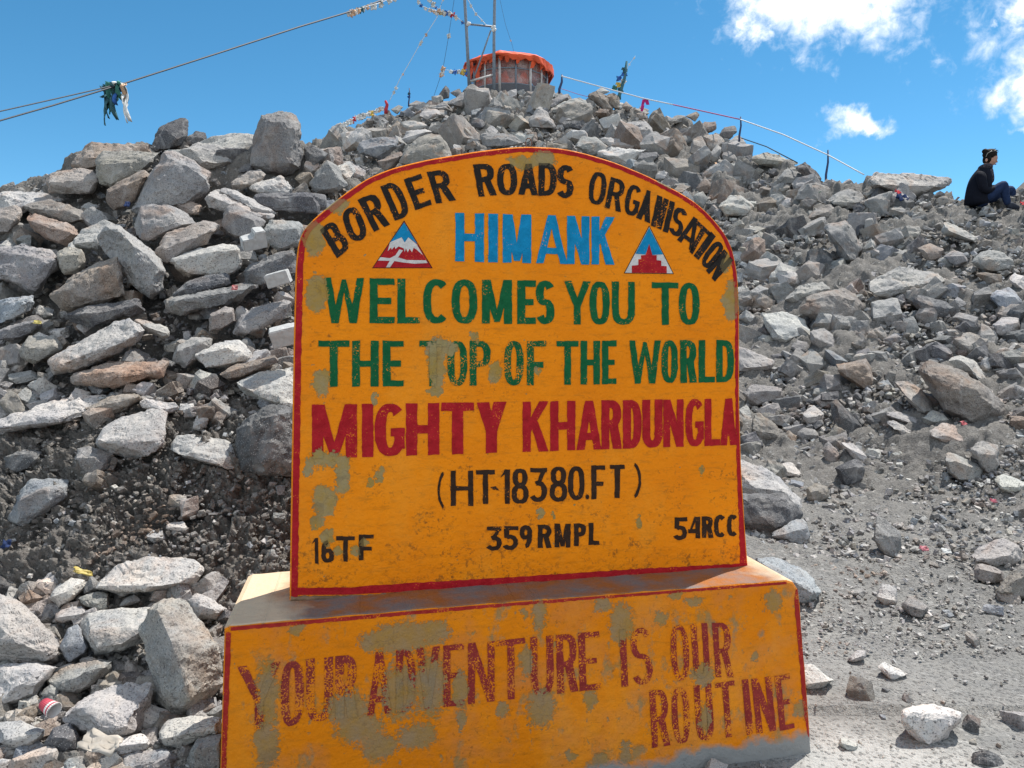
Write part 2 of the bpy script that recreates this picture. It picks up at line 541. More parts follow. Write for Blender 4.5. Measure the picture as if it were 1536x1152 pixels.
# each rock: view, tint, label or '', outline, front edge between its top and its front (points of the traced view)
HERO = [
(1,'g','tall upright speckled granite boulder with a sunlit slanted top, highest on the left skyline',[(1258,75),(1345,38),(1400,45),(1435,115),(1455,250),(1440,330),(1380,362),(1290,352),(1195,318),(1190,280),(1230,180)],[(1270,105),(1345,125),(1425,115),(1390,300)]),
(1,'d','dark jagged rock standing on the left skyline below the hanging cloth bundle',[(730,200),(760,140),(830,95),(870,82),(915,95),(905,170),(870,220),(810,240),(745,248)],[(800,150),(850,190)]),
(1,'d','',[(885,185),(940,150),(985,160),(995,185),(940,215),(880,220)],[(940,180)]),
(1,'r','long reddish slab jutting out to the left from the top of the left bank',[(340,270),(400,212),(530,208),(720,225),(740,260),(600,300),(470,330),(400,335),(345,310)],[(352,285),(440,275),(620,270)]),
(1,'t','tan block with a sunlit top right under the long reddish slab',[(462,290),(500,250),(640,245),(760,255),(740,320),(640,385),(540,430),(480,400),(462,340)],[(475,305),(600,300),(735,280)]),
(1,'t','',[(225,390),(250,350),(340,330),(460,345),(470,420),(440,450),(330,455),(240,440)],[(240,400),(350,375),(460,385)]),
(1,'p','long pale slab on the left skyline beside the tall upright boulder',[(900,210),(1000,180),(1110,165),(1235,158),(1220,230),(1190,270),(1120,260),(1000,215)],[(1000,220),(1120,250)]),
(1,'p','',[(830,240),(950,205),(1050,215),(1105,245),(1110,300),(1000,335),(920,290)],[(915,235),(990,310)]),
(1,'g','largest grey boulder of the left bank, leaning, pointed, with a wide face',[(628,530),(700,390),(790,255),(830,248),(930,300),(1000,355),(1005,430),(960,500),(820,495),(730,490),(665,550)],[(800,270),(900,320),(990,385),(740,440)]),
(1,'r','reddish brown block wedged against the largest leaning boulder',[(512,430),(560,400),(690,340),(715,365),(650,480),(600,515),(550,525),(515,490)],[(525,445),(600,410),(700,375)]),
(1,'p','',[(0,440),(100,430),(300,450),(310,480),(120,500),(60,560),(0,570)],[(50,530),(200,480)]),
(1,'t','',[(118,500),(250,478),(330,490),(440,545),(440,575),(350,590),(240,570),(130,545)],[(130,520),(280,530),(430,560)]),
(1,'r','',[(110,550),(160,535),(260,570),(370,610),(375,650),(320,700),(220,665),(150,610)],[(130,575),(250,620),(360,640)]),
(1,'t','tan block at the left edge of the picture under the skyline',[(-25,520),(60,500),(118,540),(45,640),(0,655),(-25,650)],[(-10,560),(90,560)]),
(1,'p','',[(340,680),(380,630),(500,580),(570,600),(560,650),(480,690),(470,720),(360,710)],[(360,690),(470,680)]),
(1,'g','dark speckled boulder tapering down into the black gap in the left bank',[(470,660),(510,610),(570,605),(680,680),(740,730),(795,820),(780,900),(725,942),(640,890),(580,790),(500,740)],[(560,640),(690,740),(760,840)]),
(1,'g','',[(635,640),(680,510),(720,492),(830,500),(900,545),(935,590),(850,640),(760,650),(690,690),(640,670)],[(690,620),(830,545),(850,600)]),
(1,'p','',[(795,480),(900,485),(975,510),(960,550),(900,550),(830,500)],[(900,520)]),
(1,'t','',[(740,720),(800,640),(850,650),(1000,580),(1060,600),(1030,660),(920,710),(850,740),(790,795),(745,760)],[(790,700),(900,660),(1010,610)]),
(1,'g','',[(1062,590),(1095,510),(1130,503),(1230,555),(1275,585),(1240,650),(1170,668),(1075,640)],[(1100,540),(1160,560),(1240,590)]),
(1,'p','',[(975,480),(1010,425),(1050,430),(1160,490),(1340,560),(1320,580),(1250,580),(1100,510),(1000,520)],[(1000,460),(1110,505),(1270,570)]),
(1,'w','',[(1050,430),(1080,422),(1260,500),(1340,555),(1290,575),(1160,495)],[(1200,510)]),
(1,'t','',[(1100,400),(1190,345),(1250,335),(1290,370),(1240,400),(1160,425),(1110,425)],[(1125,400),(1250,365)]),
(1,'p','',[(1185,440),(1240,395),(1350,368),(1440,440),(1380,450),(1280,452)],[(1220,435),(1350,400)]),
(1,'d','long flat dark slab lying level at the left shoulder of the sign',[(1200,455),(1350,447),(1536,450),(1536,540),(1480,540),(1330,530),(1240,500)],[(1230,475),(1500,470)]),
(1,'g','',[(1265,620),(1290,575),(1350,570),(1460,590),(1430,700),(1340,722),(1275,690)],[(1285,620),(1440,620)]),
(1,'p','long pale speckled block with a straight front face left of the white concrete lump',[(818,780),(830,760),(950,720),(1110,685),(1135,700),(1172,785),(1170,800),(1100,830),(880,848),(850,840)],[(840,775),(1000,740),(1125,710)]),
(1,'d','',[(1165,830),(1200,790),(1420,705),(1425,830),(1340,850),(1250,890),(1190,880)],[(1200,820),(1400,740)]),
(1,'g','big square block at the left edge with a shadow across its pale flat top',[(-25,690),(60,690),(250,720),(275,760),(270,830),(180,932),(120,910),(-25,850)],[(-20,755),(90,795),(170,825),(265,765)]),
(1,'t','',[(265,740),(310,705),(390,715),(410,780),(370,830),(310,838),(275,800)],[(280,750),(390,745)]),
(1,'n','big brown slanting boulder with an iron stained face in the left bank',[(245,940),(350,850),(480,785),(560,758),(575,830),(600,940),(500,970),(400,985),(310,1010)],[(300,930),(420,830),(560,790)]),
(1,'g','',[(785,970),(850,945),(1000,925),(1180,880),(1230,870),(1258,890),(1240,930),(1180,970),(1000,1000),(870,1025),(820,1010)],[(820,970),(1050,950),(1230,895)]),
(1,'d','',[(815,945),(900,880),(1000,840),(1090,830),(1115,885),(1000,915),(890,935)],[(900,900),(1090,860)]),
(1,'t','',[(1000,1110),(1010,1030),(1080,990),(1120,1000),(1130,1060),(1060,1100)],[(1020,1040),(1110,1010)]),
(1,'g','',[(1100,1130),(1150,1050),(1230,980),(1350,955),(1400,970),(1370,1040),(1260,1060),(1180,1130)],[(1150,1075),(1260,1015),(1375,985)]),
(1,'d','',[(300,1030),(480,985),(700,955),(735,1000),(600,1040),(480,1080),(430,1100),(310,1060)],[(400,1030),(650,985)]),
(1,'b','',[(0,960),(100,935),(170,940),(150,1000),(60,1050),(0,1080)],[(60,980),(140,960)]),
(1,'g','',[(-20,1110),(80,1070),(190,1050),(200,1085),(100,1140),(-20,1160)],[(60,1095),(190,1065)]),
(2,'p','longest sunlit slab of the left bank, tilted up to the right above the earth bank',[(240,200),(320,150),(480,60),(610,-10),(690,50),(640,130),(500,190),(350,240),(265,258)],[(262,222),(420,165),(600,100),(670,60)]),
(2,'p','',[(630,-10),(700,0),(820,45),(825,80),(780,98),(720,60)],[(720,40),(815,70)]),
(2,'t','',[(90,150),(140,80),(260,80),(310,130),(240,160),(170,210),(120,215)],[(110,140),(250,130)]),
(2,'r','long reddish slab under the longest sunlit slab, just above the earth bank',[(300,300),(380,250),(520,205),(620,215),(700,200),(810,200),(780,270),(650,300),(600,325),(480,310)],[(330,285),(480,255),(610,270),(760,250)]),
(2,'g','',[(825,190),(860,120),(920,85),(1020,90),(1010,130),(930,180),(890,230)],[(850,150),(960,110)]),
(2,'p','',[(922,190),(950,140),(1080,105),(1150,100),(1215,165),(1190,200),(1080,210),(980,245)],[(935,175),(1090,145),(1150,165)]),
(2,'n','',[(1050,270),(1130,220),(1320,170),(1345,200),(1320,235),(1200,245),(1100,300)],[(1080,260),(1320,190)]),
(2,'p','pale slab poking out from behind the left edge of the sign at mid height',[(1135,300),(1230,250),(1410,215),(1440,300),(1440,420),(1300,400),(1200,370),(1150,340)],[(1150,315),(1250,360),(1340,395)]),
(2,'d','big dark shaded boulder half hidden behind the left edge of the sign',[(1140,640),(1130,520),(1170,460),(1310,410),(1450,430),(1450,740),(1280,755),(1160,720)],[(1200,480),(1350,450),(1250,640)]),
(2,'p','pale block with a broad sunlit top resting on the earth bank',[(465,590),(510,500),(620,440),(770,425),(795,450),(780,600),(760,650),(680,680),(600,660),(500,620)],[(478,592),(600,572),(690,585),(780,575)]),
(2,'g','',[(350,690),(375,620),(430,600),(550,650),(520,720),(480,755),(400,735)],[(375,665),(450,665),(500,690)]),
(2,'p','',[(825,620),(850,560),(960,555),(1090,580),(1140,620),(1150,720),(1090,715),(1000,670),(880,650)],[(850,635),(1000,645),(1100,705)]),
(2,'p','long low pale slab at the left edge above the earth bank',[(-20,500),(120,440),(300,380),(520,360),(540,400),(430,440),(340,490),(200,500),(80,520),(-20,540)],[(10,515),(210,470),(360,475)]),
(2,'n','',[(400,430),(530,365),(660,345),(690,380),(620,420),(560,455),(470,440)],[(420,425),(540,385),(670,370)]),
(2,'d','',[(20,660),(90,620),(200,630),(170,700),(80,735),(30,710)],[(60,650),(180,640)]),
(2,'b','wedge shaped rock with a pale top set into the earth at the left',[(30,940),(110,810),(150,770),(330,770),(310,860),(230,920),(130,975),(80,1000)],[(100,870),(200,820),(310,830)]),
(2,'d','',[(415,310),(430,290),(500,340),(480,360),(440,350)],[(450,330)]),
(2,'w','',[(690,1040),(720,1010),(780,1010),(795,1050),(740,1070)],[(740,1045)]),
(2,'w','',[(790,1000),(810,975),(880,965),(900,1000),(850,1020)],[(840,995)]),
(2,'p','',[(920,520),(960,420),(1005,430),(1000,500),(960,530)],[(960,500)]),
(2,'p','',[(660,410),(690,380),(860,400),(860,430),(800,450)],[(780,425)]),
(2,'w','',[(865,400),(935,400),(930,450),(860,450)],[(900,430)]),
(3,'p','wide flat pale slab lying level below the earth bank, left of the plinth',[(460,270),(520,170),(600,140),(760,125),(960,140),(1000,120),(1005,180),(950,250),(700,290),(610,300),(560,280)],[(478,268),(600,278),(700,265),(940,235)]),
(3,'p','',[(240,320),(270,270),(350,220),(415,230),(420,260),(360,320),(290,360)],[(260,310),(380,270)]),
(3,'g','grey rock with the yellow wrapper tucked behind its upper left corner',[(385,320),(440,285),(530,300),(540,370),(490,390),(410,350)],[(410,330),(520,330)]),
(3,'g','',[(585,360),(610,320),(660,300),(700,330),(640,350)],[(640,335)]),
(3,'p','big pale speckled boulder cut off by the left edge near the bottom',[(-25,300),(60,320),(150,380),(230,460),(290,550),(275,620),(230,640),(100,625),(-25,620)],[(-10,500),(130,500),(270,580)]),
(3,'w','pale sunlit block bridging a dark hollow beside the big leaning boulder',[(380,430),(420,405),(560,365),(700,335),(770,345),(720,400),(690,480),(700,540),(600,590),(530,602),(470,590),(430,540)],[(430,480),(485,560),(600,540),(690,480)]),
(3,'p','big oblong boulder leaning against the plinth with a dark left face and pale right face',[(690,450),(720,370),(790,325),(850,312),(910,325),(960,390),(1040,500),(1090,590),(1088,740),(1010,810),(900,890),(830,900),(780,830),(750,680)],[(775,380),(850,540),(920,720),(930,800)]),
(3,'b','',[(290,560),(340,470),(380,450),(430,560),(400,620),(340,640)],[(330,560),(390,500)]),
(3,'g','',[(200,720),(330,660),(430,620),(560,620),(540,680),(400,780),(310,800),(240,760)],[(310,710),(400,690),(520,650)]),
(3,'p','',[(-20,650),(130,640),(290,640),(200,720),(170,800),(60,830),(-20,850)],[(60,760),(180,700)]),
(3,'w','large low pale boulder at the bottom left right of the red paper cup',[(275,890),(370,800),(500,770),(640,740),(740,740),(760,790),(720,930),(650,990),(520,1005),(440,1000),(420,930)],[(400,860),(470,940),(600,970),(700,900)]),
(3,'p','',[(770,1000),(830,920),(950,900),(1085,905),(1080,980),(960,1010),(880,1055),(800,1040)],[(790,1010),(900,990),(1070,955)]),
(3,'w','',[(400,1070),(450,1020),(600,990),(740,990),(745,1050),(640,1080),(560,1080),(440,1100)],[(450,1060),(720,1030)]),
(3,'b','',[(590,1100),(680,1070),(800,1060),(870,1100),(830,1170),(700,1190),(600,1170)],[(640,1110),(840,1110)]),
(3,'g','block at the foot of the plinth crossed by the edge of a shadow',[(920,1090),(960,1010),(1085,985),(1085,1190),(940,1190)],[(960,1060),(1075,1040)]),
(3,'p','',[(40,1160),(60,1100),(200,1045),(270,1040),(290,1090),(285,1190),(60,1190)],[(70,1120),(275,1075)]),
(3,'d','',[(220,1030),(260,960),(340,930),(400,1010),(380,1090),(300,1110),(230,1070)],[(260,1000),(370,1010)]),
(3,'p','',[(-20,930),(100,920),(220,960),(200,1020),(80,1060),(-20,1050)],[(30,1000),(200,985)]),
(3,'g','',[(200,790),(230,740),(290,750),(290,800),(240,820)],[(240,780)]),
(3,'p','',[(250,420),(300,370),(400,360),(435,390),(380,420),(300,445)],[(280,415),(410,395)]),
(3,'p','',[(925,330),(960,290),(1060,340),(1110,370),(1060,420),(980,420)],[(970,350),(1080,385)]),
(3,'d','',[(520,740),(600,690),(680,680),(740,720),(640,745)],[(620,715)]),
(4,'p','widest boulder on the right skyline, sunlit on top, where the rope ends',[(720,240),(760,205),(850,200),(960,225),(1080,250),(1160,235),(1160,270),(1060,290),(960,320),(850,325),(750,290)],[(735,258),(860,262),(960,272),(1080,268)]),
(4,'d','dark slate blue slab leaning below the blue rope post on the right',[(370,170),(430,145),(470,180),(515,230),(480,262),(440,230)],[(430,170),(490,225)]),
(4,'g','pointed grey boulder right of the green net scrap',[(520,350),(580,310),(650,280),(710,300),(735,345),(690,385),(600,380)],[(560,345),(690,350)]),
(4,'g','',[(285,240),(340,170),(420,210),(460,240),(430,265),(350,265)],[(330,220),(430,240)]),
(4,'t','',[(130,130),(200,100),(300,110),(400,150),(330,175),(220,165)],[(180,130),(330,145)]),
(4,'t','',[(430,430),(500,370),(560,360),(625,420),(600,440),(530,440)],[(470,420),(560,395)]),
(4,'g','upright oblong block with a pale top standing alone in the right scree',[(530,480),(545,455),(630,440),(665,480),(715,580),(730,630),(680,670),(630,655),(580,570)],[(552,500),(640,475),(640,560),(670,640)]),
(4,'p','pale wedge slab pointing down right below the seated person',[(1115,450),(1150,448),(1300,530),(1300,555),(1180,525),(1120,500)],[(1125,480),(1290,545)]),
(4,'w','largest pale sunlit slab in the middle of the right slope, wedge shaped',[(740,790),(760,740),(860,700),(950,682),(1100,710),(1135,745),(1080,790),(940,800),(830,825),(770,830)],[(757,800),(860,780),(960,768),(1120,748)]),
(4,'t','broad tan boulder left of the largest pale slab on the right slope',[(400,900),(440,830),(520,800),(620,790),(690,810),(735,880),(700,950),(650,980),(560,970),(460,930)],[(430,850),(540,825),(680,840),(560,900)]),
(4,'p','',[(330,840),(400,770),(520,750),(560,790),(440,820),(380,870)],[(380,820),(520,785)]),
(4,'w','',[(200,910),(260,895),(340,910),(450,950),(470,1020),(400,1040),(320,1070),(270,1040)],[(270,1020),(330,1045),(450,1000)]),
(4,'n','',[(1000,580),(1060,555),(1130,590),(1110,630),(1050,650)],[(1030,590),(1100,600)]),
(4,'g','',[(1130,620),(1180,585),(1240,600),(1250,650),(1190,670)],[(1170,620),(1240,620)]),
(4,'g','',[(1270,650),(1320,605),(1400,590),(1480,620),(1490,680),(1400,700),(1330,690)],[(1310,640),(1470,640)]),
(4,'n','',[(1295,710),(1340,700),(1420,710),(1420,760),(1370,775)],[(1350,720)]),
(4,'b','rounded bluish boulder near the right edge of the picture at mid height',[(1360,840),(1400,790),(1460,780),(1530,830),(1520,890),(1430,895)],[(1400,820),(1490,830)]),
(4,'w','',[(1455,730),(1490,705),(1536,720),(1560,810),(1500,790)],[(1490,760)]),
(4,'g','',[(1165,930),(1210,905),(1300,930),(1300,1000),(1240,980)],[(1200,930),(1290,950)]),
(4,'p','',[(1370,970),(1420,930),(1510,930),(1510,1000),(1440,1030),(1390,1010)],[(1400,970),(1500,960)]),
(4,'d','',[(970,860),(1000,820),(1100,840),(1200,880),(1130,940),(1030,920)],[(1000,850),(1150,890)]),
(5,'t','biggest boulder on the right slope, rounded grey with a brown shaded side',[(960,240),(990,195),(1060,215),(1100,240),(1180,240),(1260,300),(1370,420),(1340,480),(1280,520),(1200,490),(1080,440),(1020,330)],[(1000,265),(1120,265),(1230,340),(1320,460)]),
(5,'p','',[(1090,200),(1150,160),(1220,180),(1290,310),(1240,290),(1170,240)],[(1150,190),(1240,260)]),
(5,'w','',[(825,310),(870,285),(950,320),(1010,390),(1045,460),(1020,478),(960,450),(890,390)],[(900,370),(990,450)]),
(5,'r','pale topped slab with a reddish broken end on the right slope',[(545,215),(700,185),(725,230),(735,310),(700,340),(650,280),(560,250)],[(562,232),(690,222),(720,275)]),
(5,'g','',[(105,350),(160,310),(300,325),(305,385),(230,415),(150,410)],[(120,345),(290,345)]),
(5,'p','',[(60,250),(60,120),(180,160),(260,200),(240,250)],[(120,230),(240,220)]),
(5,'t','',[(150,500),(170,430),(250,490),(295,540),(290,595),(190,590)],[(160,530),(290,550)]),
(5,'p','',[(390,450),(450,410),(500,450),(490,490),(420,505)],[(420,470),(480,460)]),
(5,'d','dark leaning rock with a smooth shaded face above the trodden path',[(525,390),(560,385),(640,460),(680,510),(660,555),(570,540),(545,490)],[(560,430),(640,490)]),
(5,'g','',[(490,600),(520,580),(580,650),(550,700),(505,680)],[(515,620),(560,660)]),
(5,'d','',[(555,710),(640,660),(690,690),(695,770),(600,800)],[(580,720),(680,700)]),
(5,'p','',[(575,590),(640,595),(710,660),(700,700),(640,660)],[(640,630)]),
(5,'d','big dark faced boulder at the right edge of the sign above the plinth',[(60,900),(60,830),(230,845),(320,840),(395,930),(370,970),(240,1040),(80,1000)],[(120,860),(320,858),(260,1000)]),
(5,'p','',[(60,660),(200,700),(280,760),(380,860),(400,930),(310,840),(200,840),(60,820)],[(110,800),(310,825)]),
(5,'b','',[(240,1030),(370,960),(410,960),(430,1050),(400,1080),(290,1060)],[(300,1030),(410,1000)]),
(5,'p','',[(790,450),(840,440),(1010,500),(1000,530),(880,490)],[(860,475),(980,515)]),
(5,'p','',[(800,490),(860,480),(980,550),(970,570),(890,565)],[(840,520),(950,560)]),
(5,'w','',[(980,560),(1070,495),(1150,510),(1210,590),(1180,625),(1060,580)],[(1010,560),(1100,555),(1190,595)]),
(5,'g','',[(1080,690),(1090,630),(1180,680),(1260,710),(1240,780),(1160,780),(1095,730)],[(1090,660),(1200,710)]),
(5,'g','',[(1195,620),(1250,580),(1330,600),(1340,700),(1290,740),(1250,700)],[(1230,640),(1320,650)]),
(5,'w','flat whitish stone low on the right edge beside a small dark burrow',[(1320,770),(1350,735),(1459,780),(1480,830),(1360,835)],[(1340,800),(1450,805)]),
(5,'g','pointed cone shaped stone standing alone on the gravel right of the sign',[(740,1050),(755,935),(790,950),(860,1020),(870,1080),(840,1150),(790,1130),(745,1080)],[(748,1050),(800,1030),(862,1040)]),
(5,'p','',[(430,50),(500,40),(550,80),(560,170),(490,150),(440,110)],[(460,90),(540,130)]),
(5,'g','',[(340,130),(370,95),(430,110),(420,155),(370,160)],[(370,130)]),
(5,'n','',[(300,560),(330,530),(370,560),(360,600),(300,600)],[(330,560)]),
(5,'g','',[(365,550),(400,515),(485,540),(470,575),(390,580)],[(390,550),(470,555)]),
(5,'p','',[(270,700),(340,680),(395,740),(380,760),(300,750)],[(300,720),(380,745)]),
(5,'n','',[(410,810),(450,780),(520,800),(520,850),(460,885),(415,860)],[(430,820),(510,820)]),
(6,'p','flat topped stone lying across two others at the right edge of the path',[(1170,110),(1230,60),(1320,25),(1400,60),(1440,100),(1380,160),(1280,160),(1190,140)],[(1185,122),(1290,130),(1400,110)]),
(6,'t','small stone propping up the flat topped stone beside the path',[(1180,180),(1200,150),(1320,180),(1330,230),(1250,245),(1190,230)],[(1210,175),(1310,200)]),
(6,'t','tan slanting stone cut off by the right edge beside the path',[(1285,300),(1340,220),(1440,130),(1480,130),(1480,330),(1340,315)],[(1320,290),(1440,200)]),
(6,'w','lone whitish angular block lying on the bare path at the bottom right',[(820,885),(850,850),(970,830),(1110,880),(1108,935),(1060,990),(960,1045),(940,1040),(840,960)],[(826,892),(930,935),(955,945),(1060,920),(1107,896)]),
(6,'b','bluish speckled rock behind the right end of the plinth',[(110,125),(210,120),(300,150),(390,220),(430,290),(410,325),(345,350),(270,330)],[(250,220),(400,290)]),
(6,'g','small faceted grey stone in the loose gravel right of the plinth',[(820,360),(870,310),(900,320),(965,370),(930,415),(880,405)],[(838,352),(900,370),(950,378)]),
(6,'w','flat whitish slab sticking out behind the right side of the plinth',[(320,640),(380,640),(490,720),(440,760),(370,775),(320,720)],[(360,740),(470,725)]),
(6,'w','small whitish stone on the path between the plinth and the lone block',[(515,1035),(530,1000),(610,1035),(610,1075),(560,1065)],[(530,1030),(600,1050)]),
(6,'w','small whitish stone farther up the path with a dark left end',[(555,625),(610,575),(655,580),(650,610),(590,640)],[(580,620),(640,600)]),
(6,'w','thin whitish flat stone half sunk in the middle of the path',[(700,650),(740,630),(800,660),(860,700),(790,725),(740,690)],[(760,680)]),
(6,'g','small grey stone near the cone shaped stone on the gravel',[(580,295),(620,265),(650,280),(640,315),(590,310)],[(610,295)]),
(6,'p','',[(1000,460),(1040,440),(1070,450),(1040,475)],[(1040,460)]),
(6,'p','low flat stone nearly flush with the gravel beside the faceted grey stone',[(700,310),(730,250),(800,260),(805,350),(740,355)],[(740,320),(790,330)]),
(7,'t','tan pointed boulder rising behind the left part of the arch of the sign',[(585,670),(650,560),(720,500),(850,475),(880,500),(930,605),(930,680),(760,720)],[(660,575),(740,515),(860,500),(780,620)]),
(7,'d','',[(-20,560),(40,545),(130,600),(110,640),(0,720),(-20,700)],[(20,600),(110,620)]),
(7,'g','big rough grey boulder just above the left shoulder of the sign',[(20,790),(80,690),(130,640),(200,680),(260,800),(180,850),(100,850),(60,850)],[(80,720),(140,670),(220,780)]),
(7,'p','',[(190,650),(250,640),(380,710),(380,740),(300,770),(230,700)],[(240,690),(350,740)]),
(7,'b','',[(310,580),(360,520),(500,500),(580,500),(570,570),(480,640),(400,620)],[(330,575),(430,590),(585,545)]),
(7,'r','',[(450,650),(530,620),(600,590),(620,600),(580,680),(500,720)],[(500,650),(600,620)]),
(7,'p','',[(600,510),(640,460),(760,440),(800,460),(720,490),(650,540)],[(640,500),(760,460)]),
(7,'g','',[(1110,500),(1140,470),(1300,480),(1400,530),(1250,570),(1120,575)],[(1130,510),(1280,510)]),
(7,'g','',[(890,280),(1000,210),(1060,220),(1050,280),(980,310),(920,300)],[(930,275),(1040,240)]),
(7,'g','',[(1000,190),(1060,150),(1105,180),(1100,230),(1060,250)],[(1040,190),(1090,190)]),
(7,'p','',[(700,360),(760,310),(840,320),(860,350),(760,390)],[(740,360),(840,340)]),
(7,'p','',[(590,400),(680,390),(790,420),(720,450),(640,450)],[(660,430),(760,425)]),
(7,'g','',[(530,320),(590,290),(620,300),(580,345)],[(580,320)]),
(7,'g','',[(1160,300),(1200,230),(1260,300),(1230,330)],[(1200,290)]),
(7,'d','',[(870,380),(990,350),(1000,400),(920,420)],[(900,385),(980,370)]),
(7,'d','',[(1050,400),(1100,370),(1150,400),(1130,440),(1080,430)],[(1090,400)]),
(7,'g','',[(640,290),(700,260),(740,270),(730,310),(670,310)],[(690,285)]),
(7,'d','',[(-20,850),(120,860),(130,960),(-20,970)],[(0,875),(120,880)]),
(7,'d','',[(840,230),(890,165),(920,190),(910,245),(870,250)],[(880,200)]),
(7,'d','',[(920,210),(980,180),(1000,220),(970,245)],[(965,205)]),
(8,'g','square block with a bright flat top and dark front behind the right of the arch',[(645,430),(690,395),(820,390),(855,430),(845,500),(790,520),(720,530),(660,490)],[(655,437),(740,447),(850,440)]),
(8,'g','',[(350,560),(400,490),(500,490),(560,550),(540,600),(460,620)],[(370,545),(510,530)]),
(8,'w','',[(480,595),(600,560),(820,570),(740,620),(700,690),(600,660)],[(600,620),(760,590)]),
(8,'w','',[(500,500),(620,490),(760,560),(640,570),(560,545)],[(640,545)]),
(8,'d','dark flat rock with a black hollow under it behind the right side of the arch',[(745,640),(780,600),(870,585),(895,620),(850,660),(790,660)],[(770,630),(880,615)]),
(8,'n','brown boulder under the small pole with flags on the summit skyline',[(425,230),(490,200),(560,230),(610,330),(570,345),(500,290)],[(470,225),(550,260)]),
(8,'w','',[(480,195),(520,175),(580,200),(560,215),(500,215)],[(530,200)]),
(8,'n','',[(540,230),(600,210),(640,250),(640,320),(600,310)],[(590,240)]),
(8,'p','pale wedge boulder on the summit between the hut and the pole with flags',[(190,320),(290,260),(400,245),(440,260),(440,300),(330,330),(270,355),(210,345)],[(205,330),(300,318),(430,288)]),
(8,'g','',[(160,290),(240,230),(310,220),(310,250),(200,310)],[(210,275),(300,240)]),
(8,'p','',[(70,220),(150,195),(210,195),(230,230),(170,250),(90,250)],[(100,225),(220,225)]),
(8,'g','',[(50,380),(130,290),(180,350),(240,440),(130,440),(60,430)],[(90,370),(180,400)]),
(8,'t','',[(1080,600),(1110,500),(1160,490),(1200,560),(1190,620)],[(1110,540),(1180,560)]),
(8,'g','',[(1195,630),(1260,540),(1290,560),(1270,640),(1230,655)],[(1230,610),(1280,580)]),
(8,'t','',[(1175,490),(1270,470),(1310,520),(1260,580),(1210,580),(1190,530)],[(1200,500),(1290,530)]),
(8,'d','',[(1280,470),(1310,430),(1370,420),(1390,460),(1340,510),(1290,500)],[(1310,455),(1380,455)]),
(8,'g','',[(1310,540),(1400,475),(1450,540),(1390,575),(1320,575)],[(1350,530),(1430,530)]),
(8,'r','',[(1090,470),(1180,400),(1250,395),(1260,460),(1150,470)],[(1140,445),(1250,420)]),
(8,'g','',[(1010,540),(1040,480),(1080,470),(1110,520),(1060,545)],[(1040,510),(1090,510)]),
(8,'g','',[(940,390),(1000,350),(1060,355),(1040,400),(960,410)],[(970,385),(1040,370)]),
(8,'n','',[(1060,360),(1130,330),(1150,350),(1120,395)],[(1100,365)]),
(8,'d','',[(250,400),(330,390),(400,395),(380,430),(280,435)],[(280,410),(380,405)]),
(8,'n','',[(650,300),(680,260),(720,300),(690,330)],[(680,295)]),
(8,'g','',[(1290,600),(1340,580),(1400,640),(1350,655),(1300,650)],[(1320,615)]),
(8,'r','brownish red pointed rock in the gravel above the right shoulder of the sign',[(1130,820),(1190,740),(1220,790),(1210,860),(1150,850)],[(1160,810),(1200,800)]),
(8,'p','pale blocky boulder right of the red pointed rock above the shoulder of the sign',[(1270,940),(1360,850),(1420,860),(1500,950),(1480,1000),(1300,1000)],[(1310,940),(1430,890)]),
(8,'g','',[(1110,860),(1170,840),(1200,890),(1170,950),(1120,920)],[(1140,870)]),
(8,'n','',[(740,340),(800,335),(815,375),(760,380)],[(780,355)]),
]

SIGN_PX = [(434, 896), (437, 700), (440, 520), (443, 400), (447, 362), (455, 342), (476, 323), (515, 291), (552, 266), (590, 251), (640, 239), (715, 226.5),
           (760, 221), (790, 219), (838, 221), (874, 228), (921, 242), (968, 261), (1014, 284), (1045, 303), (1066, 322), (1090, 351), (1101, 376),
           (1107.5, 412), (1110, 460), (1110, 600), (1113, 700), (1118, 780), (1123, 851)]

def in_poly(x, y, poly):
    r = False
    for i in range(len(poly)):
        x1, y1 = poly[i]; x2, y2 = poly[i - 1]
        if (y1 > y) != (y2 > y) and x < (x2 - x1) * (y - y1) / (y2 - y1) + x1: r = not r
    return r

def zone(px, py):
    if px < 455 and not (py < 190 and px > 450):
        side = 'near the left edge' if px < 130 else 'midway to the sign' if px < 300 else 'close left of the sign'
        row = ('on the left skyline' if py < 280 else 'high on the left bank' if py < 400 else 'halfway up the left bank' if py < 510 else
               'just above the earth bank' if py < 640 else 'in the earth bank' if py < 850 else 'below the earth bank')
        return row + ' ' + side
    if px < 1115 and py < 345:
        side = "above the sign's left shoulder" if px < 690 else 'above the middle of the arch' if px < 880 else "above the sign's right shoulder"
        row = 'near the summit' if py < 165 else 'halfway down the hill' if py < 225 else 'low on the hill'
        return row + ' ' + side
    side = 'close right of the sign' if px < 1240 else 'midway to the right edge' if px < 1390 else 'near the right edge'
    row = ('under the right skyline' if py < 320 else 'high on the right slope' if py < 410 else 'halfway up the right slope' if py < 520 else
           'low on the right slope' if py < 680 else 'below the right slope' if py < 860 else 'on the gravel path')
    return row + ' ' + side

def rock_label(px, py, w, h, tint):
    size = 'large' if max(w, h) > 85 else 'middling' if max(w, h) > 48 else 'small' if max(w, h) > 26 else 'tiny'
    shape = 'flat' if w > 2.1 * h else 'upright' if h > 1.15 * w else 'blocky'
    return '%s %s %s rock %s' % (size, shape, TWORD[tint], zone(px, py))

ROCK_GROUP = 'granite rocks and boulders of the scree'
hero_polys = []

def tint_color(tint, rng):
    k = rng.uniform(0.72, 1.18)
    return tuple(c * k * rng.uniform(0.98, 1.02) for c in TINT[tint]) + (1.0,)

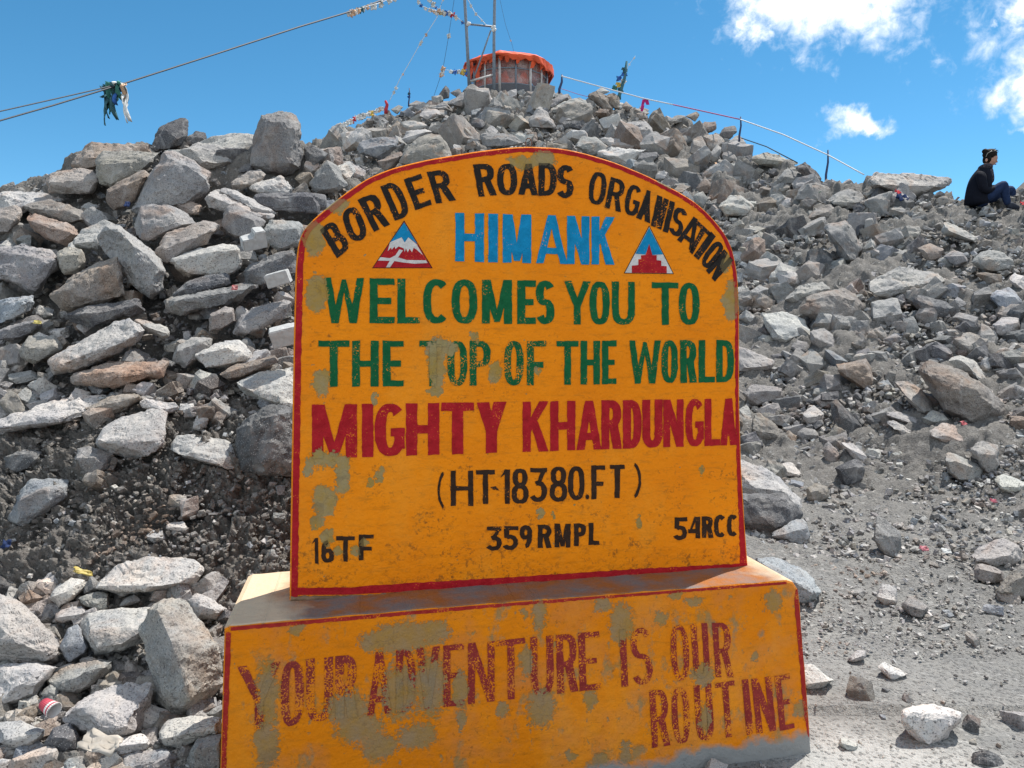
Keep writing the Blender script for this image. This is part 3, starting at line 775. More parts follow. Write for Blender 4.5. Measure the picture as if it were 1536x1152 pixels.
def build_hero(i, view, tint, label, outline, ridge):
    rng = random.Random(900 + i)
    x0, y0, sc = VIEWS[view]
    cv = lambda p: (x0 + p[0] / sc, y0 + p[1] / sc)
    O = [cv(p) for p in outline]; Rg = [cv(p) for p in ridge]
    hero_polys.append(O)
    xs = [p[0] for p in O]; ys = [p[1] for p in O]
    w, h = max(xs) - min(xs), max(ys) - min(ys)
    cx, cy = sum(xs) / len(xs), sum(ys) / len(ys)
    yb = max(ys)
    q = None
    for k in range(0, 60, 2):
        q = hit(cx, yb - 0.08 * h + k)
        if q is not None: break
    Y0 = float(q[1])
    s = Y0 / F_PX
    m = min(w, h) ; m = 0.6 * m + 0.4 * math.sqrt(w * h)
    lean = 0.35 if h > 0.9 * w else 0.6
    dep = lambda py: Y0 + lean * (yb - py) * s
    pts = [at_depth(px, py, dep(py)) for px, py in O]
    for px, py in Rg:
        pts.append(at_depth(px, py, dep(py) - 0.40 * m * s * rng.uniform(0.85, 1.15)))
    for px, py in O:
        ax, ay = cx + (px - cx) * 0.72, cy + (py - cy) * 0.72
        pts.append(at_depth(ax, ay, dep(ay) + 0.62 * m * s * rng.uniform(0.7, 1.1)))
        if py > cy:
            bx, by = cx + (px - cx) * 0.84, cy + (py - cy) * 0.86
            pts.append(at_depth(bx, by, dep(by) - 0.24 * m * s * rng.uniform(0.6, 1.1)))
    c = sum(pts, Vector()) / len(pts)
    pts = [p - c for p in pts]
    target = max(0.012, (3.4 if w * h > 3500 else 3.0) * s)
    me = rock_mesh('rock', pts, target, 0.030 if w * h > 2500 else 0.036, 100 + i, 8)
    o = link_me('rock', me, MAT_ROCK)
    o.location = c
    o.color = tint_color(tint, rng)
    tag(o, label or rock_label(cx, cy, w, h, tint), 'rock', ROCK_GROUP)
    return o

for i, hrow in enumerate(HERO):
    build_hero(i, *hrow)

# ---- a library of rock shapes for the unnamed rest
def lib_points(rng, n, flat):
    # a split block: the corners of a box pushed about, some of them broken off
    pts = []
    j = lambda a: a * rng.uniform(0.55, 1.15)
    for sx in (-1, 1):
        for sy in (-1, 1):
            for sz in (-1, 1):
                if rng.random() < 0.25:
                    pts.append((sx * j(0.28), sy * j(0.42), sz * j(flat))); pts.append((sx * j(0.5), sy * j(0.22), sz * j(flat * 0.7)))
                else:
                    pts.append((sx * j(0.5), sy * j(0.40), sz * j(flat)))
    for _ in range(max(0, n - 9)):
        pts.append((rng.uniform(-0.45, 0.45), rng.uniform(-0.35, 0.35), rng.choice((-1, 1)) * flat * rng.uniform(0.8, 1.1)))
    return pts
rl = random.Random(5)
LIB = []
for k in range(14):
    LIB.append(rock_mesh('rock', lib_points(rl, rl.randint(9, 12), rl.uniform(0.24, 0.42)), 0.07, 0.035, 300 + k, 4))
    LIB[-1].materials.append(MAT_ROCK)

def lowpoly(me_pts, target, rough, seed):
    me = rock_mesh('tmp', me_pts, target, rough, seed, 2 if rough else 0)
    V = np.array([v.co[:] for v in me.vertices]); T = np.array([p.vertices[:] for p in me.polygons])
    bpy.data.meshes.remove(me)
    return V, T
MIDLIB = [lowpoly(lib_points(rl, rl.randint(9, 14), rl.uniform(0.22, 0.40)), 0.17, 0.05, 500 + k) for k in range(16)]
TINYLIB = [lowpoly(lib_points(rl, rl.randint(7, 10), rl.uniform(0.2, 0.38)), 9.0, 0.0, 600 + k) for k in range(14)]

def hero_at(px, py):
    for O in hero_polys:
        if min(p[0] for p in O) <= px <= max(p[0] for p in O) and in_poly(px, py, O): return True
    return False

TINTS = 'ggggppttbdwnr'

def euler_mat(rng, tilt):
    from mathutils import Euler
    return Euler((rng.gauss(0, tilt), rng.gauss(0, tilt), rng.uniform(0, 6.283)), 'XYZ')

class Merge:
    def __init__(self): self.V, self.T, self.C, self.n = [], [], [], 0
    def add(self, V, T, M, loc, col):
        P = V @ M.T + loc
        self.V.append(P); self.T.append(T + self.n); self.n += len(V)
        self.C.append(np.repeat(np.array([col]), len(V), 0))
    def link(self, name, mat):
        me = fast_mesh(name, np.concatenate(self.V), np.concatenate(self.T))
        a = me.attributes.new('tint', 'FLOAT_COLOR', 'POINT')
        C = np.concatenate(self.C)
        C = np.concatenate([C, np.ones((len(C), 1))], 1).astype(np.float32)
        a.data.foreach_set('color', C.ravel())
        return link_me(name, me, mat, None, False)

def scatter():
    rng = random.Random(77)
    cand = []
    # unnamed rocks
    for _ in range(9500):
        px, py = rng.uniform(-120, 1660), rng.uniform(120, 1180)
        inside = in_poly(px, py, SIGN_PX) or (335 < px < 1215 and py > 870)
        if inside and rng.random() < 0.8: continue
        if px > 1115 and py > 640 + 0.25 * max(0, 1400 - px) and rng.random() < 0.93: continue
        if px < 455 and 630 < py < 870 and rng.random() < 0.98: continue
        if px > 1380 and 300 < py < 420 and rng.random() < 0.88: continue
        q = hit(px, py)
        if q is None: continue
        hl = hero_at(px, py - 2)
        big = (px < 455)
        s = 11 + (34 if py > 260 else 42) * rng.random() ** (2.3 if not big else 2.0)
        if hl:
            continue
        if px < 455 and py < 640 and rng.random() < 0.35: continue
        if px > 1115:
            if rng.random() < (0.12 if py < 560 else 0.45): continue
            s = 9 + 36 * rng.random() ** (2.0 if py < 560 else 2.8)
        if hit(px, py - 14) is None: s = min(s, 19)
        if 1440 < px < 1560 and 270 < py < 340: s = min(s, 8)
        if 690 < px < 830 and py < 152: s = min(s, 22)
        cand.append((s, px, py, q))
    cand.sort(key=lambda c: -c[0])
    merge = Merge()
    n_ind = 0
    for s, px, py, q in cand:
        Y = float(q[1]); size = s * Y / F_PX
        tint = rng.choice(TINTS)
        if px > 1115 and rng.random() < 0.5: tint = rng.choice('gtdg')
        e = euler_mat(rng, 0.55)
        sc = Vector((rng.uniform(0.9, 1.25), rng.uniform(0.85, 1.2), rng.uniform(0.7, 1.3))) * size
        loc = Vector(q) + Vector((0, 0, size * rng.uniform(-0.04, 0.10) - 0.45 * float(sink(*(np.array([k]) for k in q))[0])))
        if n_ind < 300 - len(HERO):
            n_ind += 1
            o = bpy.data.objects.new('rock', LIB[rng.randrange(len(LIB))])
            COL.objects.link(o)
            o.location = loc; o.rotation_euler = e; o.scale = sc
            o.color = tint_color(tint, rng)
            tag(o, rock_label(px, py - 0.3 * s, s, s * 0.75, tint), 'rock', ROCK_GROUP)
        else:
            V, T = MIDLIB[rng.randrange(len(MIDLIB))]
            M = np.array(e.to_matrix()) @ np.diag(sc)
            merge.add(V, T, M, np.array(loc), tint_color(tint, rng)[:3])
    # pebbles and clods
    npeb = 0
    nprng = np.random.default_rng(4)
    while npeb < 34000:
        px, py = rng.uniform(-150, 1700), 110 + 1100 * rng.random()
        if (in_poly(px, py, SIGN_PX) or (345 < px < 1205 and py > 880)) and rng.random() < 0.85: continue
        q = hit_fast(px, py)
        if q is None: continue
        if 1490 < px < 1545 and 296 < py < 334: continue
        path = px > 1150 and py > 850
        clod = px < 470 and 600 < py < 900
        if px < 455 and py < 640 and rng.random() < 0.6: continue
        if clod and rng.random() < 0.62: continue
        if px > 1115 and not path and rng.random() < 0.3: continue
        if path and rng.random() < (0.35 if py < 985 else 0.95): continue
        s = (2.2 + 9.0 * rng.random() ** 2.6) * (0.7 if path else 1.1)
        if clod: s *= 0.95
        size = s * q[1] / F_PX
        V, T = TINYLIB[rng.randrange(len(TINYLIB))]
        e = euler_mat(rng, 0.5)
        sc = np.array([rng.uniform(0.8, 1.3), rng.uniform(0.8, 1.2), rng.uniform(0.6, 1.2)]) * size
        M = np.array(e.to_matrix()) @ np.diag(sc)
        col = (0.145, 0.134, 0.122) if clod and rng.random() < 0.85 else tint_color(rng.choice('wppt' if path else 'ggpptwtb'), rng)[:3]
        merge.add(V, T, M, np.array([q[0], q[1], q[2] + size * 0.12 - float(sink(*(np.array([k]) for k in q))[0])]), col)
        npeb += 1
    o = merge.link('rubble', MAT_RUBBLE)
    tag(o, 'loose grey stones, gravel and earth clods strewn between the rocks of the slope', 'rubble', None, 'stuff')

# a coarse look-up of the terrain under the picture, for the pebbles
GX, GY = np.arange(-170, 1721, 9.0), np.arange(100, 1231, 6.0)
HITS = {}
def _grid():
    t = np.concatenate([np.arange(1.5, 9, 0.03), np.arange(9, 45, 0.1)])
    for j, py in enumerate(GY):
        D = np.array([px_dir(px, py)[:] for px in GX])
        X, Y, Z = (D[:, k][:, None] * t[None] for k in range(3))
        below = (Z + EYE) < height(X.ravel(), Y.ravel()).reshape(X.shape)
        idx = below.argmax(1); ok = below.any(1)
        for i in range(len(GX)):
            HITS[(i, j)] = t[idx[i]] if ok[i] else None
_grid()
def hit_fast(px, py):
    i, j = int((px - GX[0]) / 9.0), int((py - GY[0]) / 6.0)
    fx, fy = (px - GX[0]) / 9.0 - i, (py - GY[0]) / 6.0 - j
    c = [HITS.get((i + a, j + b)) for a in (0, 1) for b in (0, 1)]
    if any(k is None for k in c) or max(c) > 1.25 * min(c): return None
    t = (c[0] * (1 - fy) + c[1] * fy) * (1 - fx) + (c[2] * (1 - fy) + c[3] * fy) * fx
    d = px_dir(px, py)
    x, y = d.x * t, d.y * t
    return (x, y, float(height(np.array([x]), np.array([y]))[0]))
scatter()

# ------------------------------------------------------------------ the painted sign
YAW = math.radians(11.3)
PR = px_dir(1218, 1132); PR = CAM + PR * (-EYE / PR.z)
XL, YL = Vector((math.cos(YAW), math.sin(YAW), 0)), Vector((-math.sin(YAW), math.cos(YAW), 0))
ROOT = PR - XL * 1.07 + YL * 0.27
SIGN = empty('welcome_sign', ROOT, YAW)
tag(SIGN, 'arched orange welcome slab on a plinth with painted red, green, blue and black lettering', 'sign')
R_INV = Matrix.Rotation(-YAW, 3, 'Z')
Y_PL, Y_SL, T_SL = -0.27, -0.075, 0.17         # faces of the plinth and the slab, thickness of the slab

def loc(px, py, y):
    o = R_INV @ (CAM - ROOT); d = R_INV @ px_dir(px, py)
    t = (y - o.y) / d.y
    return o + d * t

def cement_group(name, blobs, y, noise_patches):
    g = bpy.data.node_groups.new(name, 'ShaderNodeTree')
    g.interface.new_socket('Mask', in_out='OUTPUT', socket_type='NodeSocketFloat')
    g.interface.new_socket('LetterMask', in_out='OUTPUT', socket_type='NodeSocketFloat')
    g.interface.new_socket('Cement', in_out='OUTPUT', socket_type='NodeSocketColor')
    t = NT(g)
    out = t.n('NodeGroupOutput')
    co = t.n('ShaderNodeTexCoord').outputs['Object']
    flat = t.vmath('MULTIPLY', co, (1, 0, 1))
    w1 = t.vmath('MULTIPLY', t.vmath('SUBTRACT', t.noise(flat, 22.0, 5.0, 0.7, 0.0, True), (0.5, 0.5, 0.5)), (0.085, 0, 0.085))
    p = t.vmath('ADD', flat, w1)
    m = None
    BS = 1.05 if noise_patches else 1.18
    for (cx, cy, rx, ry) in blobs:
        c = loc(cx, cy, y); e = loc(cx + rx, cy, y); u = loc(cx, cy - ry, y)
        b = t.blob(p, (c.x, 0, c.z), (abs(e.x - c.x) * BS, 1.0, abs(u.z - c.z) * BS))
        m = b if m is None else t.math('MAXIMUM', m, b)
    n = t.noise(flat, 75.0, 4.0, 0.65)
    nf = t.noise(flat, 190.0, 3.0, 0.7)
    m = t.math('ADD', m, t.math('MULTIPLY', t.math('SUBTRACT', n, 0.5), 1.5 if noise_patches else 0.8))
    m = t.math('ADD', m, t.math('MULTIPLY', t.math('SUBTRACT', nf, 0.5), 0.55 if noise_patches else 0.3))
    mask = t.ramp(m, 0.06, 0.30 if noise_patches else 0.20, 0.0, 0.88 if noise_patches else 0.95)
    lmask = t.ramp(m, 0.26, 0.36) if noise_patches else t.ramp(m, 0.08, 0.16)
    if noise_patches:
        st = t.vmath('MULTIPLY', flat, (1.0, 1.0, 0.72))
        n2 = t.noise(st, 9.0, 6.0, 0.66)
        mask = t.math('MAXIMUM', mask, t.math('MULTIPLY', t.ramp(n2, 0.56, 0.64), 0.8))
        n3 = t.noise(st, 34.0, 4.0, 0.6)
        mask = t.math('MAXIMUM', mask, t.math('MULTIPLY', t.ramp(n3, 0.63, 0.69), 0.8))
    else:
        n3 = t.noise(flat, 26.0, 4.0, 0.6)
        mask = t.math('MAXIMUM', mask, t.ramp(n3, 0.70, 0.72))
    cem = t.mix(t.ramp(t.noise(flat, 11.0, 4.0, 0.6), 0.38, 0.62), *(((0.34, 0.205, 0.05), (0.29, 0.215, 0.12)) if noise_patches else ((0.38, 0.235, 0.04), (0.34, 0.27, 0.13))))
    crk = t.n('ShaderNodeTexVoronoi', feature='DISTANCE_TO_EDGE')
    t.link(t.vmath('ADD', flat, t.vmath('MULTIPLY', t.noise(flat, 9.0, 4.0, 0.6, 0.0, True), (0.2, 0.0, 0.2))), crk.inputs['Vector']); crk.inputs['Scale'].default_value = 9.0
    cem = t.mix(t.ramp(crk.outputs[0], 0.02, 0.0, 0.0, 0.45), cem, (0.10, 0.085, 0.05))
    cem = t.mix(t.ramp(t.noise(flat, 60.0, 4.0, 0.7), 0.3, 0.7, 0.0, 0.4), cem, (0.22, 0.19, 0.12))
    t.link(mask, out.inputs[0]); t.link(lmask, out.inputs[1]); t.link(cem, out.inputs[2])
    return g

SLAB_BLOBS = [(471, 358, 16, 26), (502, 306, 18, 13), (475, 440, 15, 30), (785, 244, 22, 11), (812, 239, 20, 12), (1097, 452, 12, 28), (1000, 272, 14, 7),
              (1089, 396, 7, 13), (481, 575, 13, 20), (655, 545, 14, 38), (672, 522, 13, 12), (653, 585, 10, 10), (742, 558, 9, 17), (711, 506, 5, 10),
              (562, 597, 4, 9), (487, 688, 26, 13), (463, 703, 8, 12), (513, 712, 11, 30), (488, 752, 19, 24), (477, 782, 12, 10), (555, 725, 7, 8),
              (571, 714, 7, 9), (492, 806, 10, 12), (508, 826, 7, 9), (533, 826, 9, 6), (546, 812, 7, 8), (811, 770, 6, 10), (828, 774, 4, 6), (958, 784, 5, 8),
              (558, 720, 4, 4), (806, 556, 5, 6), (1053, 707, 4, 5)]
PL_BLOBS = [(605, 957, 62, 26), (560, 962, 24, 18), (650, 950, 30, 20), (402, 1040, 18, 60), (400, 1115, 22, 50), (520, 1062, 40, 30), (540, 1092, 42, 28),
            (600, 1038, 34, 50), (645, 1030, 28, 56), (625, 1105, 34, 22), (690, 1035, 14, 36), (790, 990, 13, 26), (812, 1062, 24, 34), (808, 925, 12, 28),
            (932, 935, 20, 36), (905, 908, 16, 12), (992, 926, 13, 12), (1055, 1012, 20, 22), (1058, 1078, 12, 26), (1160, 900, 15, 20), (1013, 893, 12, 8),
            (1042, 902, 16, 9), (760, 896, 34, 6), (700, 898, 30, 5), (938, 1130, 12, 18), (885, 1050, 12, 18), (444, 945, 14, 9), (787, 920, 6, 8),
            (1132, 985, 8, 8), (692, 1080, 8, 20), (754, 1065, 9, 16), (1200, 1062, 12, 16), (900, 1140, 14, 10), (856, 1135, 10, 10), (570, 1120, 30, 25)]
G_SLAB = cement_group('slab_bare_cement', SLAB_BLOBS, Y_SL, False)
G_PL = cement_group('plinth_bare_cement', PL_BLOBS, Y_PL, True)

def orange(t, co, plinth):
    a = t.noise(co, 3.0, 5.0, 0.6)
    c = t.mix(t.ramp(a, 0.3, 0.7), (0.84, 0.222, 0.003), (0.95, 0.276, 0.004))
    if plinth:
        c = t.mix(1.0, c, (0.86, 0.88, 1.0), 'MULTIPLY')
        c = t.mix(t.ramp(t.noise(co, 5.0, 6.0, 0.65), 0.48, 0.66, 0.0, 0.75), c, (0.60, 0.20, 0.045))
    # grime: small dark flecks and faint handling marks
    f1 = t.noise(co, 48.0, 5.0, 0.72)
    f2 = t.noise(co, 5.5, 3.0, 0.6)
    zz = t.n('ShaderNodeSeparateXYZ'); t.link(co, zz.inputs[0])
    splash = t.ramp(zz.outputs[2], 1.25, 0.70) if not plinth else 0.25
    f1 = t.math('ADD', f1, t.math('MULTIPLY', splash, 0.07))
    fl = t.math('MULTIPLY', t.ramp(f1, 0.58, 0.70), t.ramp(t.math('ADD', f2, t.math('MULTIPLY', splash, 0.10)), 0.42, 0.62))
    c = t.mix(t.math('MULTIPLY', fl, 0.7), c, (0.14, 0.055, 0.015))
    st = t.noise(t.vmath('MULTIPLY', co, (1.0, 1.0, 3.5)), 14.0, 4.0, 0.65)
    c = t.mix(t.ramp(st, 0.52, 0.72, 0.0, 0.5), c, (0.44, 0.155, 0.012))
    pale = t.noise(t.vmath('MULTIPLY', co, (1.0, 1.0, 0.5)), 2.1, 5.0, 0.7)
    c = t.mix(t.ramp(pale, 0.52, 0.70, 0.0, 0.45), c, (0.86, 0.34, 0.035))
    scr = t.noise(t.vmath('MULTIPLY', co, (0.22, 1.0, 3.0)), 60.0, 3.0, 0.6)
    c = t.mix(t.ramp(scr, 0.66, 0.72, 0.0, 0.4), c, (0.30, 0.12, 0.02))
    return c

def paint_material(name, color, group, plinth, chip, patch=1.0, rough=0.55):
    """color None: the orange ground coat; chip: how much of a letter has flaked off to the orange; patch: how far bare cement shows"""
    m, t, b = material(name, rough, 0.12)
    tc = t.n('ShaderNodeTexCoord').outputs['Object']
    co = t.vmath('MULTIPLY', tc, (1, 1, 1))
    g = t.n('ShaderNodeGroup'); g.node_tree = group
    c = orange(t, co, plinth)
    h = t.noise(co, 26.0, 5.0, 0.6)
    if plinth and color is None:
        sep = t.n('ShaderNodeSeparateXYZ'); t.link(co, sep.inputs[0])
        wob = t.math('MULTIPLY', t.math('SUBTRACT', t.noise(co, 7.0, 4.0, 0.6), 0.5), 0.16)
        foot = t.ramp(t.math('ADD', t.math('SUBTRACT', sep.outputs[2], t.math('MULTIPLY', sep.outputs[0], 0.05)), wob), 0.05, 0.02)
        top = t.ramp(sep.outputs[2], 0.655, 0.665)
    if color is not None:
        n = t.math('ADD', t.math('MULTIPLY', t.noise(co, 170.0, 3.0, 0.7), 0.62), t.math('MULTIPLY', t.noise(co, 13.0, 3.0, 0.6), 0.38))
        cc = t.mix(t.ramp(h, 0.35, 0.7), tuple(k * 0.85 for k in color), tuple(k * 1.2 + 0.004 for k in color))
        c = t.mix(t.ramp(n, 0.66 - chip, 0.675 - chip), cc, c)
    c = t.mix(t.math('MULTIPLY', g.outputs[0 if color is None else 1], patch), c, g.outputs[2])
    if plinth and color is None:
        c = t.mix(foot, c, (0.27, 0.265, 0.255))
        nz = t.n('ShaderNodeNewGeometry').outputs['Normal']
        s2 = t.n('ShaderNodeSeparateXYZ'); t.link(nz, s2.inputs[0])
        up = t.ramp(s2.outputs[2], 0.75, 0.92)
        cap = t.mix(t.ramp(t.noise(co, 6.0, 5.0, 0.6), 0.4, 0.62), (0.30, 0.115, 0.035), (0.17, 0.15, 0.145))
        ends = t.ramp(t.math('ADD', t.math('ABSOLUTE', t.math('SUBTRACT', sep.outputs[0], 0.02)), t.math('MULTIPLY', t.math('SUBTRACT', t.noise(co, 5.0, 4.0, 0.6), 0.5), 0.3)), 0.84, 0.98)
        cap = t.mix(ends, cap, (0.60, 0.46, 0.31))  # sunlit look painted into the worn ledge ends, against a darker shaded middle
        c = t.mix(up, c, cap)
    t.link(c, b.inputs['Base Color'])
    hh = t.math('ADD', h, t.math('MULTIPLY', t.noise(co, 120.0, 3.0, 0.6), 0.25))
    hh = t.math('SUBTRACT', hh, t.math('MULTIPLY', g.outputs[0], 0.35 * patch))
    bump(t, b, hh, 0.55, 0.014)
    return m

RED, GREEN, BLACK, BLUE = (0.40, 0.010, 0.016), (0.004, 0.105, 0.034), (0.018, 0.014, 0.012), (0.002, 0.22, 0.43)
M_ORANGE = paint_material('orange_slab_paint', None, G_SLAB, False, 0)
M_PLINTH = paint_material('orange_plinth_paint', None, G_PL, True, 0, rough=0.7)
M_BORDER = paint_material('red_border_paint', RED, G_SLAB, False, 0.05, 0.55)
M_PBORDER = paint_material('red_plinth_border_paint', (0.36, 0.022, 0.018), G_PL, True, 0.07, 0.5)
M_ARC = paint_material('black_worn_letter_paint', BLACK, G_SLAB, False, 0.062, 0.25)
M_BLACK = paint_material('dark_letter_paint', (0.035, 0.017, 0.010), G_SLAB, False, 0.03, 0.4)
M_GREEN = paint_material('green_letter_paint', GREEN, G_SLAB, False, 0.055, 1.0)
M_GREEN2 = paint_material('green_flaked_letter_paint', GREEN, G_SLAB, False, 0.105, 1.0)
M_RED = paint_material('red_letter_paint', RED, G_SLAB, False, 0.045, 1.0)
M_BLUE = paint_material('blue_letter_paint', BLUE, G_SLAB, False, 0.035, 0.8)
M_WHITE = paint_material('white_emblem_paint', (0.62, 0.58, 0.55), G_SLAB, False, 0.02, 0.5)
M_PRED = paint_material('faded_red_letter_paint', (0.27, 0.030, 0.026), G_PL, True, 0.125, 0.9, 0.7)

M_PRED2 = paint_material('flaked_red_letter_paint', (0.25, 0.034, 0.030), G_PL, True, 0.15, 0.9, 0.7)

def solid(name, ring, y0, y1, bevel, mat, bev_mat=None):
    """extrude an upright outline (x, z points, counter-clockwise seen from the front) from y0 back to y1 with rounded arrises"""
    c = Vector((sum(p[0] for p in ring) / len(ring), sum(p[1] for p in ring) / len(ring)))
    n = len(ring)
    def inset(d):
        out = []
        for i in range(n):
            a, p, q = Vector(ring[i - 1]), Vector(ring[i]), Vector(ring[(i + 1) % n])
            e1, e2 = (p - a).normalized(), (q - p).normalized()
            n1, n2 = Vector((-e1.y, e1.x)), Vector((-e2.y, e2.x))
            bi = (n1 + n2)
            bi = bi / max(0.5, bi.length_squared / 2)
            if (c - p).dot(bi) < 0: bi = -bi
            out.append(p + bi * d)
        return out
    rings = [(inset(bevel), y0), (inset(bevel * 0.3), y0 + bevel * 0.3), (inset(0), y0 + bevel), (inset(0), y1 - bevel), (inset(bevel), y1)]
    V, Fc = [], []
    for r, y in rings: V += [(p[0], y, p[1]) for p in r]
    Fc.append(tuple(range(n)))
    for k in range(len(rings) - 1):
        for i in range(n):
            j = (i + 1) % n
            Fc.append((k * n + i, (k + 1) * n + i, (k + 1) * n + j, k * n + j))
    Fc.append(tuple((len(rings) - 1) * n + i for i in range(n))[::-1])
    bm = bmesh.new()
    vs = [bm.verts.new(v) for v in V]
    for f in Fc: bm.faces.new([vs[i] for i in f])
    bmesh.ops.recalc_face_normals(bm, faces=bm.faces[:])
    me = bpy.data.meshes.new(name); bm.to_mesh(me); bm.free()
    return link_me(name, me, mat, SIGN)

def densify(pts, step=9.0):
    out = []
    for i in range(len(pts) - 1):
        a, b = pts[i], pts[i + 1]
        k = max(1, int(math.hypot(b[0] - a[0], b[1] - a[1]) / step))
        out += [(a[0] + (b[0] - a[0]) * j / k, a[1] + (b[1] - a[1]) * j / k) for j in range(k)]
    return out + [pts[-1]]

def smooth_px(pts, it=2):
    for _ in range(it):
        q = [pts[0]]
        for i in range(1, len(pts) - 1):
            q.append(tuple(0.25 * pts[i - 1][k] + 0.5 * pts[i][k] + 0.25 * pts[i + 1][k] for k in (0, 1)))
        pts = q + [pts[-1]]
    return pts

# slab
arch = smooth_px(densify(SIGN_PX), 3)
ring = [(p.x, p.z) for p in (loc(px, py, Y_SL) for px, py in arch)]
zb = 0.60
slab_ring = [(ring[0][0] - 0.004, zb)] + ring + [(ring[-1][0] + 0.004, zb)]
SLAB = solid('slab', slab_ring[::-1], Y_SL, Y_SL + T_SL, 0.010, M_ORANGE)

# plinth
PF = [(336.5, 942), (345, 938), (700, 907), (1000, 884), (1180, 869.5), (1190, 873), (1199, 886), (1205, 960), (1212, 1050), (1218, 1132)]
rp = random.Random(21)
PF = [(x + rp.uniform(-0.5, 0.5), y + rp.uniform(-0.9, 0.9)) for x, y in densify(PF, 16.0)]
pr = [(p.x, p.z) for p in (loc(px, py, Y_PL) for px, py in PF)]
bl = loc(330, 1150, Y_PL)
k = (-0.06 - bl.z) / (pr[0][1] - bl.z)
blx = bl.x + (pr[0][0] - bl.x) * k
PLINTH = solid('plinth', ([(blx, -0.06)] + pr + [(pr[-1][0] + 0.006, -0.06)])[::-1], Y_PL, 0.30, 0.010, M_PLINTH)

# a rough bead of mortar where the slab stands on the plinth
g = Geo()
rj = random.Random(9)
bp = [loc(x, float(np.interp(x, [434, 520, 640, 800, 960, 1123], [896, 894.5, 888.5, 878.5, 866.5, 852])), Y_SL) for x in range(436, 1124, 7)]
g.tube([p + Vector((0, -0.002, -0.004 + rj.uniform(-0.002, 0.002))) for p in bp], [rj.uniform(0.005, 0.011) for _ in bp], 7)
g.link('mortar_joint', plain('dirty_mortar', (0.20, 0.125, 0.075), 0.9, 0.1, 0.5, 14.0), SIGN, True)

def strip(name, outer, inner, y, mat, seed=0):
    """a painted band between two pixel paths with the same number of points, a coat of paint proud of the face"""
    rng = random.Random(seed)
    V, Fc = [], []
    n = len(outer)
    for a, b in zip(outer, inner):
        j = rng.uniform(-0.7, 0.7)
        V.append(loc(a[0], a[1], y)); V.append(loc(b[0] + (j if abs(a[0] - b[0]) > abs(a[1] - b[1]) else 0), b[1] + (0 if abs(a[0] - b[0]) > abs(a[1] - b[1]) else j), y))
    for i in range(n - 1):
        Fc.append((2 * i, 2 * i + 1, 2 * i + 3, 2 * i + 2))
    bm = bmesh.new(); vs = [bm.verts.new(v) for v in V]
    for f in Fc: bm.faces.new([vs[i] for i in f])
    bm.normal_update()
    for f in bm.faces:
        if f.normal.y > 0: f.normal_flip()
    me = bpy.data.meshes.new(name); bm.to_mesh(me); bm.free()
    return link_me(name, me, mat, SIGN)

def border():
    path = smooth_px(densify(SIGN_PX, 5.0), 3)
    n = len(path)
    outer, inner = [], []
    for i, p in enumerate(path):
        a, b = path[max(0, i - 1)], path[min(n - 1, i + 1)]
        tx, ty = b[0] - a[0], b[1] - a[1]
        L = math.hypot(tx, ty); nx, ny = -ty / L, tx / L           # inward for this winding
        if (780 - p[0]) * nx + (560 - p[1]) * ny < 0: nx, ny = -nx, -ny
        w = np.interp(i / (n - 1), [0, 0.22, 0.30, 0.42, 0.6, 0.72, 0.86, 0.94, 1.0], [10, 9.5, 9, 6.5, 6, 5, 4.5, 6, 10])
        o = 2.6
        outer.append((p[0] + nx * o, p[1] + ny * o)); inner.append((p[0] + nx * (o + w), p[1] + ny * (o + w)))
    strip('border', outer, inner, Y_SL - 0.0010, M_BORDER, 1)
    xs = np.arange(437, 1122, 6.0)
    lo = [(x, float(np.interp(x, [437, 520, 640, 800, 960, 1122], [892.5, 892, 886, 876, 864, 850]))) for x in xs]
    hi = [(x, float(np.interp(x, [437, 520, 640, 800, 960, 1122], [882, 881, 873, 863.5, 853, 845]))) for x in xs]
    strip('border', lo, hi, Y_SL - 0.0014, M_BORDER, 2)
    xs = np.arange(346, 1186, 6.0)
    up = [(x, float(np.interp(x, [346, 700, 1000, 1186], [940.5, 909.5, 886.5, 872]))) for x in xs]
    dn = [(a[0], a[1] + float(np.interp(a[0], [346, 700, 900, 1186], [6, 5, 4, 4]))) for a in up]
    strip('border', up, dn, Y_PL - 0.0010, M_PBORDER, 3)
    ys = np.arange(948, 1232, 6.0)
    strip('border', [(338.8 - 7.0 * (y - 948) / 204, y) for y in ys], [(347 - 8.0 * (y - 948) / 204, y) for y in ys], Y_PL - 0.0014, M_PBORDER, 4)
    ys = np.arange(884, 1108, 6.0)
    e = [(float(np.interp(y, [884, 960, 1050, 1108], [1196.5, 1203, 1210, 1214])), y) for y in ys]
    strip('border', e, [(a[0] - float(np.interp(a[1], [884, 900, 960, 1070, 1108], [3, 7, 6.5, 6, 1])), a[1]) for a in e], Y_PL - 0.0014, M_PBORDER, 5)
border()

# ---- lettering: brush letters built from strokes in a unit box
def ring_poly(cx, cy, rx, ry, a, b, t0, t1, n=2.5, seg=14):
    out, inn = [], []
    for i in range(seg + 1):
        t = math.radians(t0 + (t1 - t0) * i / seg)
        c, s = math.cos(t), math.sin(t)
        f = lambda v: math.copysign(abs(v) ** (2.0 / n), v)
        out.append((cx + rx * f(c), cy + ry * f(s)))
        inn.append((cx + (rx - a) * f(c), cy + (ry - b) * f(s)))
    return out + inn[::-1]

